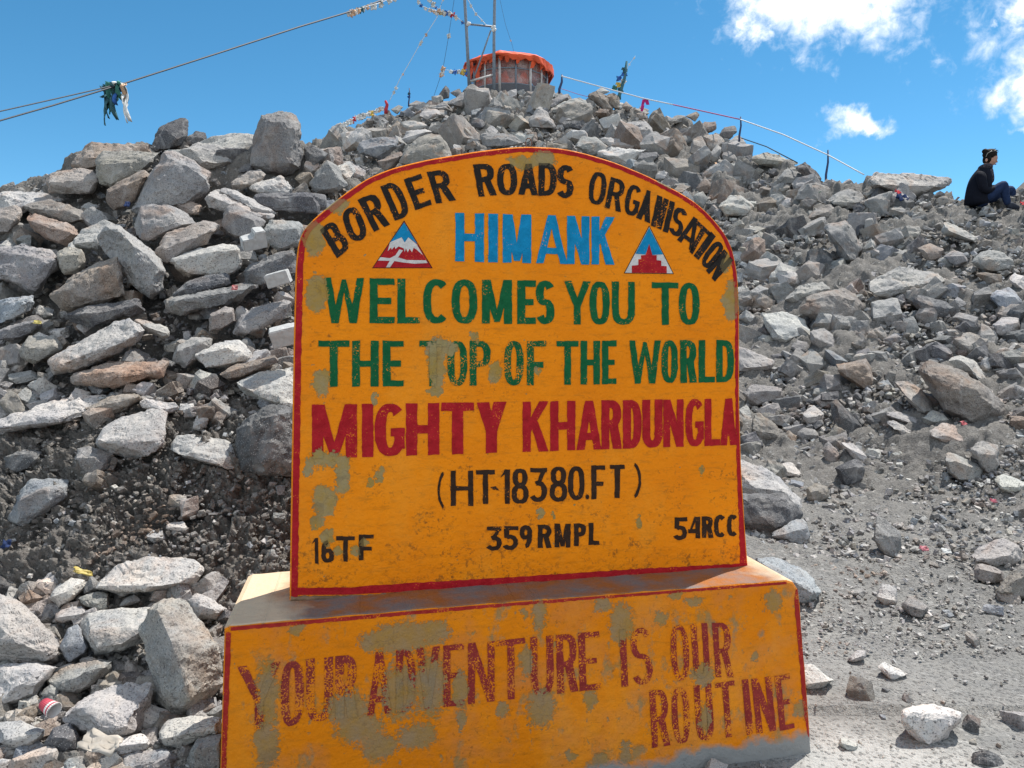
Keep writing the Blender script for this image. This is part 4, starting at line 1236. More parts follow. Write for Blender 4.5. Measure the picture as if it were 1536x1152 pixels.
def glyph(ch, a, b):
    q = lambda *p: list(p)
    box = lambda x0, y0, x1, y1: [(x0, y0), (x1, y0), (x1, y1), (x0, y1)]
    ring = ring_poly
    full = lambda cx, cy, rx, ry, n=2.5: [ring(cx, cy, rx, ry, a, b, 0, 180, n), ring(cx, cy, rx, ry, a, b, 180, 360, n)]
    S0 = box(0, 0, a, 1)
    if ch == 'A': return [q((0, 0), (a * 0.95, 0), (.5 + .42 * a, 1), (.5 - .5 * a, 1)), q((1 - a * .95, 0), (1, 0), (.5 + .5 * a, 1), (.5 - .42 * a, 1)), box(.24, .20, .76, .20 + b)]
    if ch == 'B': return [S0, box(0, 1 - b, .5, 1), box(0, .5 - b / 2, .5, .5 + b / 2), box(0, 0, .5, b), ring(.46, .75 - b / 4, .46, .25 + b / 4, a, b, -90, 90), ring(.48, .25 + b / 4, .52, .25 + b / 4, a, b, -90, 90)]
    if ch == 'C': return [ring(.52, .5, .52, .5, a, b, 48, 312, 2.4, 24)]
    if ch == 'D': return [S0, box(0, 1 - b, .42, 1), box(0, 0, .42, b), ring(.40, .5, .60, .5, a, b, -90, 90, 2.6)]
    if ch == 'E': return [S0, box(0, 1 - b, 1, 1), box(0, .5 - b / 2, .86, .5 + b / 2), box(0, 0, 1, b)]
    if ch == 'F': return [S0, box(0, 1 - b, 1, 1), box(0, .46 - b / 2, .86, .46 + b / 2)]
    if ch == 'G': return [ring(.52, .5, .52, .5, a, b, 45, 325, 2.4, 24), box(.54, .53 - b, 1.0, .53), box(1 - a * .9, .14, 1.0, .5)]
    if ch == 'H': return [S0, box(1 - a, 0, 1, 1), box(0, .5 - b / 2, 1, .5 + b / 2)]
    if ch == 'I': return [box(0, 0, 1, 1)]
    if ch == 'K': return [S0, q((a * .8, .34), (1, 1), (1 - a * 1.15, 1), (a * .8, .62)), q((1, 0), (a + .22, .66), (a * .7 + .12, .50), (1 - a * 1.2, 0))]
    if ch == 'L': return [S0, box(0, 0, 1, b)]
    if ch == 'M': return [S0, box(1 - a, 0, 1, 1), q((0, 1), (.5 - a * .35, .04), (.5 + a * .3, .04), (a * 1.1, 1)), q((1, 1), (1 - a * 1.1, 1), (.5 - a * .3, .04), (.5 + a * .35, .04))]
    if ch == 'N': return [S0, box(1 - a, 0, 1, 1), q((0, 1), (1 - a * 1.05, 0), (1, 0), (a * 1.05, 1))]
    if ch in 'O0': return full(.5, .5, .5, .5)
    if ch == 'P': return [S0, box(0, 1 - b, .45, 1), box(0, .42, .45, .42 + b), ring(.42, .71, .58, .29, a, b, -90, 90)]
    if ch == 'R': return [S0, box(0, 1 - b, .45, 1), box(0, .44, .45, .44 + b), ring(.40, .72, .56, .28, a, b, -90, 90), q((1, 0), (.42 + a, .5), (.38, .5), (1 - a * 1.1, 0))]
    if ch == 'S': return [ring(.5, .75 - b / 4, .5, .25 + b / 4, a, b, 28, 272, 2.2, 20), ring(.5, .25 + b / 4, .5, .25 + b / 4, a, b, -152, 92, 2.2, 20)]
    if ch == 'T': return [box(0, 1 - b, 1, 1), box(.5 - a / 2, 0, .5 + a / 2, 1)]
    if ch == 'U': return [box(0, .32, a, 1), box(1 - a, .32, 1, 1), ring(.5, .33, .5, .33, a, b, 180, 360)]
    if ch == 'V': return [q((0, 1), (.5 - a * .45, 0), (.5 + a * .45, 0), (a, 1)), q((1, 1), (1 - a, 1), (.5 - a * .45, 0), (.5 + a * .45, 0))]
    if ch == 'W':
        k = a * .9
        return [q((0, 1), (.27 - k * .5, 0), (.27 + k * .5, 0), (k, 1)), q((.5 - k * .3, .96), (.27 - k * .5, 0), (.27 + k * .5, 0), (.5 + k * .3, .96)),
                q((.5 + k * .3, .96), (.5 - k * .3, .96), (.73 - k * .5, 0), (.73 + k * .5, 0)), q((1, 1), (1 - k, 1), (.73 - k * .5, 0), (.73 + k * .5, 0))]
    if ch == 'Y': return [box(.5 - a / 2, 0, .5 + a / 2, .48), q((0, 1), (.5 - a * .5, .42), (.5 + a * .4, .42), (a * 1.1, 1)), q((1, 1), (1 - a * 1.1, 1), (.5 - a * .4, .42), (.5 + a * .5, .42))]
    if ch == '1': return [box(1 - a * 1.05, 0, 1, 1), q((0, .76), (1 - a, .86), (1 - a * .3, 1), (1 - a, 1))]
    if ch == '3': return [box(.02, 1 - b, .98, 1), q((.98, 1), (.98 - a, 1 - b * .5), (.34, .52), (.66, .60)), ring(.46, .31, .52, .31, a, b, -150, 108, 2.2, 20)]
    if ch == '4': return [box(.62, 0, .62 + a, 1), box(0, .24, 1, .24 + b), q((0, .24), (.16, .24), (.62 + a * .5, 1), (.62 - a * .2, 1))]
    if ch == '5': return [box(.06, 1 - b, 1, 1), box(.06, .5, .06 + a, 1), ring(.44, .32, .54, .32, a, b, -150, 128, 2.2, 20)]
    if ch == '6': return [ring(.5, .31, .5, .31, a, b, 0, 180), ring(.5, .31, .5, .31, a, b, 180, 360), ring(.62, .45, .62, .55, a, b, 100, 182)]
    if ch == '8': return [ring(.5, .74, .44, .26, a, b * .9, 0, 180), ring(.5, .74, .44, .26, a, b * .9, 180, 360), ring(.5, .275, .5, .275, a, b * .9, 0, 180), ring(.5, .275, .5, .275, a, b * .9, 180, 360)]
    if ch == '9': return [ring(.5, .69, .5, .31, a, b, 0, 180), ring(.5, .69, .5, .31, a, b, 180, 360), ring(.38, .55, .62, .55, a, b, -80, 2)]
    if ch == '(': return [ring(1.3, .5, 1.25, .56, .30, .10, 118, 242, 2.0, 14)]
    if ch == ')': return [ring(-.3, .5, 1.25, .56, .30, .10, -62, 62, 2.0, 14)]
    if ch == '-': return [q((0, .75), (.6, .95), (1, .1), (.35, .3))]
    if ch == '.': return full(.5, .5, .5, .5, 2.0)
    raise KeyError(ch)

def letter_mesh(items, y, t, rng, vt=None):
    """items: (char, bottom left, bottom right, top right, top left) in pixels; t: brush width in pixels"""
    V, Fc = [], []
    for ch, BL, BR, TR, TL in items:
        w = math.hypot(BR[0] - BL[0], BR[1] - BL[1]) * 0.5 + math.hypot(TR[0] - TL[0], TR[1] - TL[1]) * 0.5
        h = math.hypot(TL[0] - BL[0], TL[1] - BL[1])
        a = min(0.48, t / w); b = min(0.30, (vt or t * 0.8) / h)
        if ch == 'W' or ch == 'M': a = min(a, 0.34)
        cv, cf = [], []
        for poly in glyph(ch, a, b):
            P = []
            for i in range(len(poly)):                   # extra points so that the brush edge can waver
                p, r = poly[i], poly[(i + 1) % len(poly)]
                k = max(1, int(math.hypot((r[0] - p[0]) * w, (r[1] - p[1]) * h) / 7.0))
                P += [(p[0] + (r[0] - p[0]) * j / k, p[1] + (r[1] - p[1]) * j / k) for j in range(k)]
            ar = sum(P[i - 1][0] * P[i][1] - P[i][0] * P[i - 1][1] for i in range(len(P)))
            if ar < 0: P = P[::-1]
            cf.append(list(range(len(cv), len(cv) + len(P)))); cv += [Vector(p) for p in P]
        r = delaunay_2d_cdt(cv, [], cf, 0, 1e-5)
        base = len(V); jit = {}
        for p in r[0]:
            u, v = p.x, p.y
            u += 0.45 / w * rng.uniform(-1, 1); v += 0.45 / h * rng.uniform(-1, 1)
            x = (BL[0] * (1 - u) + BR[0] * u) * (1 - v) + (TL[0] * (1 - u) + TR[0] * u) * v
            yy = (BL[1] * (1 - u) + BR[1] * u) * (1 - v) + (TL[1] * (1 - u) + TR[1] * u) * v
            V.append(loc(x, yy, y))
        for f, src in zip(r[2], r[5]):
            if src: Fc.append([i + base for i in f])
    return V, Fc

def lettering(items, y, t, mat, seed, vt=None):
    V, Fc = letter_mesh(items, y, t, random.Random(seed), vt)
    bm = bmesh.new(); vs = [bm.verts.new(v) for v in V]
    for f in Fc:
        try: bm.faces.new([vs[i] for i in f])
        except ValueError: pass
    bm.normal_update()
    for f in bm.faces:
        if f.normal.y > 0: f.normal_flip()
    me = bpy.data.meshes.new('lettering'); bm.to_mesh(me); bm.free()
    return link_me('lettering', me, mat, SIGN)

def row(chars, top, bot, lean=lambda x: 0.0):
    """chars: (char, x0, x1) with top and bottom line given as (x, y) tables; lean: sideways shift of the foot per pixel of height"""
    out = []
    for c in chars:
        ch, x0, x1 = c[:3]
        ty = lambda x: float(itp(x, top)); by = lambda x: float(itp(x, bot))
        if len(c) == 5: y0, y1 = c[3], c[4]; ty = lambda x: y0; by = lambda x: y1
        L = lean(x0) * (by(x0) - ty(x0))
        out.append((ch, (x0 + max(L, 0), by(x0)), (x1, by(x1)), (x1 - max(L, 0), ty(x1)), (x0, ty(x0))))
    return out

Z1 = lambda *p: [(440 + x / 4, 225 + y / 4) for x, y in p]
Z2 = lambda *p: [(740 + x / 4, 225 + y / 4) for x, y in p]
YT = Y_SL - 0.0022
arc = []
for ch, z, P in [('B', Z1, [(262, 650), (348, 586), (246, 408), (160, 480)]), ('O', Z1, [(345, 562), (458, 522), (385, 325), (278, 372)]),
                 ('R', Z1, [(485, 492), (582, 448), (500, 248), (385, 298)]), ('D', Z1, [(610, 425), (712, 388), (622, 178), (520, 220)]),
                 ('E', Z1, [(733, 362), (832, 326), (764, 142), (662, 176)]), ('R', Z1, [(858, 322), (978, 300), (925, 112), (800, 132)]),
                 ('R', Z1, [(1112, 280), (1222, 272), (1203, 78), (1078, 88)]), ('O', Z1, [(1225, 272), (1345, 270), (1340, 80), (1222, 84)]),
                 ('A', Z2, [(148, 268), (268, 272), (262, 82), (160, 84)]), ('D', Z2, [(270, 276), (378, 272), (382, 78), (272, 78)]),
                 ('S', Z2, [(378, 286), (478, 290), (486, 92), (384, 90)]),
                 ('O', Z2, [(562, 318), (664, 338), (690, 142), (588, 124)]), ('R', Z2, [(668, 346), (766, 374), (800, 190), (706, 160)]),
                 ('G', Z2, [(775, 378), (862, 405), (898, 228), (812, 196)]), ('A', Z2, [(856, 406), (940, 440), (960, 252), (906, 234)]),
                 ('N', Z2, [(946, 452), (1008, 480), (1054, 298), (984, 268)]), ('I', Z2, [(1016, 486), (1048, 498), (1092, 316), (1060, 302)]),
                 ('S', Z2, [(1046, 488), (1122, 534), (1172, 372), (1098, 330)]), ('A', Z2, [(1102, 540), (1196, 612), (1262, 440), (1168, 376)]),
                 ('T', Z2, [(1158, 590), (1214, 646), (1310, 500), (1228, 424)]), ('I', Z2, [(1202, 634), (1232, 660), (1336, 518), (1306, 488)]),
                 ('O', Z2, [(1236, 668), (1290, 728), (1396, 588), (1338, 530)]), ('N', Z2, [(1276, 724), (1330, 790), (1440, 662), (1384, 594)])]:
    arc.append((ch, *z(*P)))
lettering(arc[:6], YT, 9.6, M_ARC, 11)
lettering(arc[6:11], YT, 9.6, M_ARC, 12)
lettering(arc[11:], YT, 7.6, M_ARC, 13)
hi_t, hi_b = [(680, 319), (925, 325.5)], [(680, 392), (925, 397.5)]
lettering(row([('H', 683, 726), ('I', 732.5, 747), ('M', 754, 797)], hi_t, hi_b), YT, 13.5, M_BLUE, 14)
lettering(row([('A', 804, 851), ('N', 850.5, 884), ('K', 887.5, 922)], hi_t, hi_b), YT, 11.5, M_BLUE, 34)
lettering(row([('W', 486, 546), ('E', 554.5, 592), ('L', 596, 630), ('C', 634.5, 674), ('O', 677.5, 716), ('M', 723, 768), ('E', 776, 804), ('S', 803.5, 832)], [(480, 416), (560, 417.5), (832, 421)], [(480, 484.5), (832, 486)]), YT, 12.0, M_GREEN, 15)
lettering(row([('Y', 846, 886), ('O', 884.5, 914.5), ('U', 918, 952.5), ('T', 978, 1018), ('O', 1018.5, 1049.5)], [(840, 421), (1050, 424.5)], [(840, 486.5), (1050, 487.5)]), YT, 10.5, M_GREEN, 16)
tw_t, tw_b = [(477, 511), (800, 511.5), (1101, 510)], [(477, 580.5), (800, 578), (1101, 573)]
lettering(row([('T', 477.5, 524), ('H', 528, 568), ('E', 574, 605.5)], tw_t, tw_b), YT, 12.0, M_GREEN, 17, 9.0)
lettering(row([('T', 629, 670), ('O', 671, 701), ('P', 704.5, 736), ('O', 756, 785.5), ('F', 790.5, 819.5)], tw_t, tw_b), YT, 10.5, M_GREEN2, 18, 8.5)
lettering(row([('T', 835, 868), ('H', 871, 900), ('E', 903, 925), ('W', 944, 991), ('O', 992, 1017), ('R', 1020.5, 1045.5), ('L', 1048, 1072.5), ('D', 1074.5, 1101)], tw_t, tw_b), YT, 9.8, M_GREEN, 19, 8.5)
mk_t, mk_b = [(468, 607), (784, 602.5), (1106, 597.5)], [(468, 688), (660, 682), (784, 678), (1106, 667.5)]
lettering(row([('M', 468, 535.5), ('I', 543, 560), ('G', 562, 607), ('H', 609, 659), ('T', 662, 711), ('Y', 715, 759.5)], mk_t, mk_b), YT, 17.0, M_RED, 20, 12.5)
lettering(row([('K', 784, 823), ('H', 825.5, 863), ('A', 865, 902.5), ('R', 902, 933), ('D', 934.5, 962.5), ('U', 963.5, 994)], mk_t, mk_b), YT, 12.2, M_RED, 21, 11.0)
lettering(row([('N', 995, 1025.5), ('G', 1028, 1056), ('L', 1057, 1080), ('A', 1080.5, 1105.5)], mk_t, mk_b), YT, 10.3, M_RED, 35, 10.0)
lettering(row([('(', 655.5, 668, 707, 764), ('H', 676, 710, 706, 759), ('T', 714, 742.5, 705, 756), ('-', 735, 749, 729, 737), ('1', 750, 765, 704, 755.5), ('8', 767.5, 793, 703, 755.5),
               ('3', 795, 821, 702, 753), ('8', 824.5, 851, 700, 752.5), ('0', 852, 877, 699.5, 750), ('.', 878, 884, 742, 749), ('F', 887, 908, 698, 749), ('T', 915, 937, 697, 747), (')', 949, 962.5, 694, 747.5)],
              [(0, 0), (1, 0)], [(0, 0), (1, 0)]), YT, 7.8, M_BLACK, 22, 6.6)
lettering(row([('1', 467, 477.5, 807, 845.5), ('6', 482, 501, 810, 844), ('T', 504.5, 532, 804.5, 842.5), ('F', 538, 560.5, 802, 840.5)], [(0, 0), (1, 0)], [(0, 0), (1, 0)]), YT, 7.0, M_BLACK, 23, 5.8)
lettering(row([('3', 729.5, 753, 790, 826), ('5', 755, 777.5, 789, 825), ('9', 779.5, 798, 788, 822.5), ('R', 807, 828, 787, 822), ('M', 832, 856, 785.5, 821), ('P', 861, 879, 785, 819), ('L', 883, 899, 784.5, 817.5)],
              [(0, 0), (1, 0)], [(0, 0), (1, 0)]), YT, 7.2, M_BLACK, 24, 6.2)
lettering(row([('5', 1011, 1031, 776, 810), ('4', 1032.5, 1050, 775, 807.5), ('R', 1053, 1070, 774.5, 807), ('C', 1071, 1089, 772.5, 806), ('C', 1090.5, 1107, 772, 804.5)], [(0, 0), (1, 0)], [(0, 0), (1, 0)]), YT, 6.8, M_BLACK, 25, 6.0)
YP = Y_PL - 0.0022
pl_lean = lambda x: float(np.interp(x, [700, 800, 935, 1068, 1115, 1190], [0.0, 0.012, 0.045, 0.07, 0.10, 0.10]))
a_t, a_b = [(355, 1000), (421, 993), (459, 989), (665, 968.5), (867, 949.5), (1068, 934)], [(355, 1097), (421, 1093), (459, 1084), (665, 1061), (867, 1037), (1068, 1016)]
lettering(row([('Y', 356, 421), ('O', 421, 456), ('U', 459, 499.5), ('R', 503, 536)], a_t, a_b, pl_lean), YP, 13.0, M_PRED2, 26)
lettering(row([('A', 551, 587.5), ('D', 594, 623), ('V', 624.5, 659.5), ('E', 665, 696), ('N', 702, 742), ('T', 745, 788), ('U', 795.5, 831), ('R', 834, 867.5), ('E', 867, 901)], a_t, a_b, pl_lean), YP, 10.5, M_PRED, 27)
lettering(row([('I', 929, 942.5), ('S', 945, 980)], a_t, a_b, pl_lean), YP, 9.0, M_PRED, 28)
lettering(row([('O', 1004, 1036), ('U', 1036, 1066), ('R', 1068, 1101)], a_t, a_b, pl_lean), YP, 8.6, M_PRED, 29)
lettering(row([('R', 974, 1006), ('O', 1005.5, 1037), ('U', 1040.5, 1072), ('T', 1073, 1107.5), ('I', 1112.5, 1130.5), ('N', 1127, 1164.5), ('E', 1162, 1192)],
              [(974, 1036.5), (1192, 1011)], [(974, 1122), (1192, 1092)], pl_lean), YP, 9.0, M_PRED, 30)

# ---- the two painted triangles
def poly_part(name, px_pts, y, mat, parent):
    V = [loc(x, yy, y) for x, yy in px_pts]
    r = delaunay_2d_cdt([Vector((v.x, v.z)) for v in V], [], [list(range(len(V)))], 1, 1e-6)
    r2 = delaunay_2d_cdt([Vector((v.x, v.z)) for v in V][::-1], [], [list(range(len(V)))], 1, 1e-6) if not any(r[5]) else r
    bm = bmesh.new(); vs = [bm.verts.new((p.x, y, p.y)) for p in r2[0]]
    for f, src in zip(r2[2], r2[5]):
        if src: bm.faces.new([vs[i] for i in f])
    bm.normal_update()
    for f in bm.faces:
        if f.normal.y > 0: f.normal_flip()
    me = bpy.data.meshes.new(name); bm.to_mesh(me); bm.free()
    return link_me(name, me, mat, parent)

E1 = lambda *p: [(540 + x / 4, 310 + y / 4) for x, y in p]
em = poly_part('emblem', E1((265, 82), (72, 369), (436, 369)), Y_SL - 0.0012, M_BLACK, SIGN)
tag(em, 'triangle emblem with a snowy mountain and road on red')
poly_part('field', E1((265, 91), (80, 365), (428, 365)), Y_SL - 0.0018, M_RED, em)
poly_part('mountain', E1((180, 213), (166, 268), (186, 244), (190, 258), (208, 238), (212, 254), (232, 238), (262, 250), (268, 272), (276, 250), (286, 274), (298, 252), (312, 274), (322, 246), (340, 258), (378, 292), (340, 226), (290, 184), (268, 216), (250, 184)), Y_SL - 0.0026, M_WHITE, em)
poly_part('sky_panel', E1((265, 94), (182, 213), (250, 183), (268, 214), (290, 183), (343, 224)), Y_SL - 0.0026, M_BLUE, em)
poly_part('road_line', E1((122, 303), (180, 309), (212, 292), (236, 256), (258, 262), (228, 304), (280, 320), (396, 322), (406, 338), (330, 342), (258, 335), (206, 326), (180, 364), (156, 364), (178, 325), (108, 323)), Y_SL - 0.0026, M_WHITE, em)
em = poly_part('emblem', Z2((935, 452), (783, 740), (1084, 744)), Y_SL - 0.0012, M_BLACK, SIGN)
tag(em, 'triangle emblem with a stepped red tower under blue')
poly_part('field', Z2((935, 462), (790, 736), (1077, 740)), Y_SL - 0.0018, M_WHITE, em)
poly_part('sky_panel', Z2((935, 466), (853, 622), (914, 627), (935, 562), (954, 629), (1018, 626)), Y_SL - 0.0026, M_BLUE, em)
poly_part('tower', Z2((831, 736), (831, 694), (870, 690), (870, 656), (886, 654), (886, 632), (914, 629), (935, 563), (954, 631), (980, 631), (980, 661), (1008, 664), (1008, 695), (1040, 697), (1041, 739)), Y_SL - 0.0026, M_RED, em)

# a loop of wire left in the top of the slab
m_wire = plain('rusty_wire', (0.09, 0.06, 0.045), 0.6, 0.4)
c0 = loc(793, 221, Y_SL + 0.06)
g = Geo()
g.tube([(c0.x + 0.012 * math.sin(t), c0.y, c0.z + 0.016 - 0.018 * math.cos(t)) for t in [x * 0.45 for x in range(15)]], 0.0022, 6)
g.link('wire_loop', m_wire, SIGN, True)

# ------------------------------------------------------------------ summit: round hut, mast, flag lines
M_TARP = plain('orange_tarpaulin', (0.62, 0.085, 0.028), 0.65, 0.25, 0.3, 2.5)
M_STEEL = plain('weathered_steel', (0.17, 0.20, 0.235), 0.5, 0.5, 0.25, 12.0)
M_POST = plain('pale_timber_post', (0.50, 0.47, 0.45), 0.7, 0.3, 0.25, 8.0)
M_DARKPOST = plain('dark_blue_post', (0.035, 0.05, 0.12), 0.6, 0.3)
M_CABLE = plain('dark_cable', (0.045, 0.05, 0.06), 0.6, 0.3)
M_CORD = plain('white_cord', (0.62, 0.62, 0.62), 0.8, 0.2, 0.15)
M_PINKCORD = plain('pink_cord', (0.42, 0.12, 0.22), 0.8, 0.2)
CLOTH = {k: plain('cloth_' + k, c, 0.9, 0.1, 0.3, 9.0) for k, c in {
    'white': (0.62, 0.62, 0.60), 'blue': (0.05, 0.14, 0.42), 'yellow': (0.60, 0.42, 0.10), 'red': (0.45, 0.05, 0.06), 'green': (0.06, 0.20, 0.17),
    'teal': (0.055, 0.13, 0.15), 'peach': (0.62, 0.40, 0.26), 'magenta': (0.42, 0.03, 0.17)}.items()}

def wall_glass():
    m, t, b = material('clouded_plastic_panes', 0.25, 0.5)
    co = t.n('ShaderNodeTexCoord').outputs['Object']
    n = t.noise(co, 1.6, 5.0, 0.65)
    t.link(t.mix(t.ramp(n, 0.35, 0.65), (0.24, 0.235, 0.235), (0.50, 0.47, 0.45)), b.inputs['Base Color'])
    t.link(t.ramp(n, 0.3, 0.7, 0.12, 0.6), b.inputs['Alpha'])
    return m
M_PANE = wall_glass()

def hut():
    Yc = 34.0
    c = at_depth(762, 128, Yc)
    z_roof = EYE + float(slope_of(80.0)) * (Yc - 1.9)
    z0 = float(height(np.array([c.x]), np.array([33.0]))[0]) - 0.35
    H = z_roof - z0
    root = empty('round_hut', (c.x, Yc, z0))
    tag(root, 'small round glazed hut with a ragged orange tarpaulin roof on the summit', 'hut')
    Rw, Rr, n = 1.66, 1.96, 16
    ang = [2 * math.pi * (k + 0.5) / n for k in range(n)]
    pt = lambda r, a, z: (r * math.cos(a), r * math.sin(a), z)
    g = Geo()
    for k in range(n):
        a, b = ang[k], ang[(k + 1) % n]
        g.quad(pt(Rw, a, 0.35), pt(Rw, b, 0.35), pt(Rw, b, H - 0.12), pt(Rw, a, H - 0.12))
    g.link('glazed_wall', M_PANE, root)
    for k in range(n):
        p = Geo().tube([pt(Rw + 0.04, ang[k], 0), pt(Rw + 0.04, ang[k], H - 0.05)], 0.06 if k % 2 else 0.042, 6)
        p.link('post', M_POST if k % 3 else M_STEEL, root, True)
    for z in (0.36, 0.5 * H + 0.25):
        p = Geo().tube([pt(Rw + 0.02, a, z) for a in ang] + [pt(Rw + 0.02, ang[0], z)], 0.028, 5)
        p.link('rail', M_STEEL, root, True)
    # stone footing
    g = Geo()
    for k in range(n):
        a, b = ang[k], ang[(k + 1) % n]
        g.quad(pt(Rw + 0.1, a, -0.4), pt(Rw + 0.1, b, -0.4), pt(Rw + 0.06, b, 0.34), pt(Rw + 0.06, a, 0.34))
    g.link('footing', plain('dark_stone_footing', (0.10, 0.10, 0.11)), root)
    # tarpaulin: a low cone whose edge hangs down unevenly
    rng = random.Random(3)
    m = 64
    V, Fc = [(0, 0, H + 0.55)], []
    prof = [(0.5, 0.42), (0.85, 0.16), (1.0, 0.0), (1.005, -0.07), (0.985, -0.13)]
    for j, (r, dz) in enumerate(prof):
        for k in range(m):
            a = 2 * math.pi * k / m
            w = math.sin(a * 7 + 1.3) * 0.5 + math.sin(a * 13) * 0.3 + rng.uniform(-0.4, 0.4)
            sag = 0.10 * (1 if math.cos(a) > 0.6 else 0) * (j >= 3)
            drop = (0.19 * w if j == 4 else 0.05 * w) - sag * 2.2
            rr = Rr * r * (1 + 0.02 * w)
            V.append((rr * math.cos(a), rr * math.sin(a), H + dz + drop))
    for k in range(m): Fc.append((0, 1 + k, 1 + (k + 1) % m))
    for j in range(len(prof) - 1):
        for k in range(m):
            k2 = (k + 1) % m
            Fc.append((1 + j * m + k, 1 + (j + 1) * m + k, 1 + (j + 1) * m + k2, 1 + j * m + k2))
    link_mesh('tarpaulin_roof', V, Fc, M_TARP, root, False)
    g = Geo()
    for k in range(26):                                    # torn strips hanging from the edge
        a = rng.uniform(math.pi, 2 * math.pi); wd = rng.uniform(0.05, 0.16); ln = rng.uniform(0.12, 0.42)
        r0 = Rr * 0.985
        p0, p1 = pt(r0, a, H - 0.10), pt(r0, a + wd, H - 0.10)
        q0, q1 = pt(r0 * rng.uniform(0.9, 1.0), a + rng.uniform(-.02, .04), H - 0.10 - ln), pt(r0 * rng.uniform(0.9, 1.0), a + wd * rng.uniform(0.5, 0.9), H - 0.10 - ln * rng.uniform(0.5, 1.0))
        g.quad(p0, p1, q1, q0)
    g.link('torn_strips', M_TARP, root)
    # orange sheet hung inside, bottom half, and a torn piece round the left front
    g = Geo()
    for k in range(24):
        a, b = math.radians(175 + 5.4 * k), math.radians(175 + 5.4 * (k + 1))
        h1, h2 = [H * (0.52 + 0.09 * math.sin(q * 0.9) + 0.10 * math.sin(q * 2.3)) for q in (k, k + 1)]
        g.quad(pt(1.52, a, 0.1), pt(1.52, b, 0.1), pt(1.52, b, h2), pt(1.52, a, h1))
    g.link('inner_sheet', M_TARP, root)
    g = Geo()
    for k in range(7):
        a, b = math.radians(186 + 6 * k), math.radians(186 + 6 * (k + 1))
        t1, t2 = H - 0.2, H - 0.2
        l1, l2 = H * (0.55 + 0.25 * math.sin(k * 1.7)), H * (0.55 + 0.25 * math.sin((k + 1) * 1.7))
        g.quad(pt(1.76, a, l1), pt(1.76, b, l2), pt(1.76, b, t2), pt(1.76, a, t1))
    g.link('torn_flap', M_TARP, root)
hut()

def mast():
    Ym = 31.6
    P = lambda x, y, dy=0.0: at_depth(x, y, Ym + dy)
    base = P(704, 128)
    root = empty('mast_frame', base)
    tag(root, 'two tall lashed poles with a crossbar and brace beside the hut', 'mast')
    L = lambda *p: [q - base for q in p]
    Geo().tube(L(P(695, -130), P(697, 0), P(700, 50), P(704, 132)), [0.055, 0.06, 0.062, 0.07], 8).link('pole', M_STEEL, root, True)
    Geo().tube(L(P(743, -130), P(742, 0), P(741, 60), P(741, 136)), [0.05, 0.058, 0.06, 0.068], 8).link('pole', M_STEEL, root, True)
    Geo().tube(L(P(700, 36), P(741, 40)), 0.038, 6).link('crossbar', M_STEEL, root, True)
    Geo().tube(L(P(736, 46), P(727, 72), P(709, 122)), 0.034, 6).link('brace', M_STEEL, root, True)
    Geo().tube(L(P(705, 122), P(741, 112)), 0.045, 6).link('rail', M_POST, root, True)
    for x, y in ((703, 37), (740, 42), (741, 46)):
        c = P(x, y) - base
        Geo().tube([c + Vector((-0.07, -0.02, -0.05)), c + Vector((0.0, -0.05, 0.03)), c + Vector((0.08, -0.02, 0.04))], [0.06, 0.085, 0.05], 7).link('lashing', CLOTH['white'], root, True)
mast()

def crumpled(name, label, cat, c, size, mat, seed, flat=0.5, group=None, parent=None):
    """a scrap of cloth or paper: a wrinkled sheet folded over itself"""
    rng = random.Random(seed)
    n = 7
    V, Fc = [], []
    f = [rng.uniform(1.5, 4.0) for _ in range(6)]
    for a in range(n):
        for b in range(n):
            u, v = a / (n - 1) - 0.5, b / (n - 1) - 0.5
            z = 0.35 * math.sin(f[0] * u * 3 + f[1]) * math.cos(f[2] * v * 3) + 0.2 * math.sin(f[3] * 5 * v + f[4] * u * 4) + rng.uniform(-0.06, 0.06)
            V.append((size[0] * (u + 0.05 * math.sin(7 * v + f[5])), size[1] * (v + 0.05 * math.sin(6 * u)), size[2] * z * flat * 2))
    for a in range(n - 1):
        for b in range(n - 1):
            i = a * n + b
            Fc.append((i, i + n, i + n + 1, i + 1))
    o = link_mesh(name, V, Fc, mat, parent, True)
    sol = o.modifiers.new('thick', 'SOLIDIFY'); sol.thickness = 0.02 * max(size)
    o.location = c
    if label: tag(o, label, cat, group)
    return o

def flag_string(pts, label, radius, mat, flags, seed, size=0.16):
    """pts: (px, py, depth); flags: (fraction along, colour)"""
    rng = random.Random(seed)
    W = [at_depth(*p) for p in pts]
    base = W[-1]
    root = empty('flag_line', base)
    tag(root, label, 'flag line')
    # a little sag between the given points
    path = []
    for i in range(len(W) - 1):
        for k in range(6):
            t = k / 6
            path.append(W[i].lerp(W[i + 1], t) - Vector((0, 0, 0.02 * (W[i] - W[i + 1]).length * 4 * t * (1 - t) * 0.5)) - base)
    path.append(W[-1] - base)
    Geo().tube(path, radius, 5).link('cord', mat, root, True)
    for fr, col in flags:
        i = min(len(path) - 2, int(fr * (len(path) - 1)))
        p = path[i].lerp(path[i + 1], fr * (len(path) - 1) - i)
        s = 0.74 * size * rng.uniform(0.7, 1.3)
        o = crumpled('flag', None, None, p + Vector((0, 0, -s * 0.3)), (s, s * 1.2, s), CLOTH[col], rng.randrange(9999), 0.4, None, root)
        o.rotation_euler = (math.radians(90 + rng.uniform(-25, 25)), rng.uniform(-0.8, 0.8), rng.uniform(-0.6, 0.6))
    return root

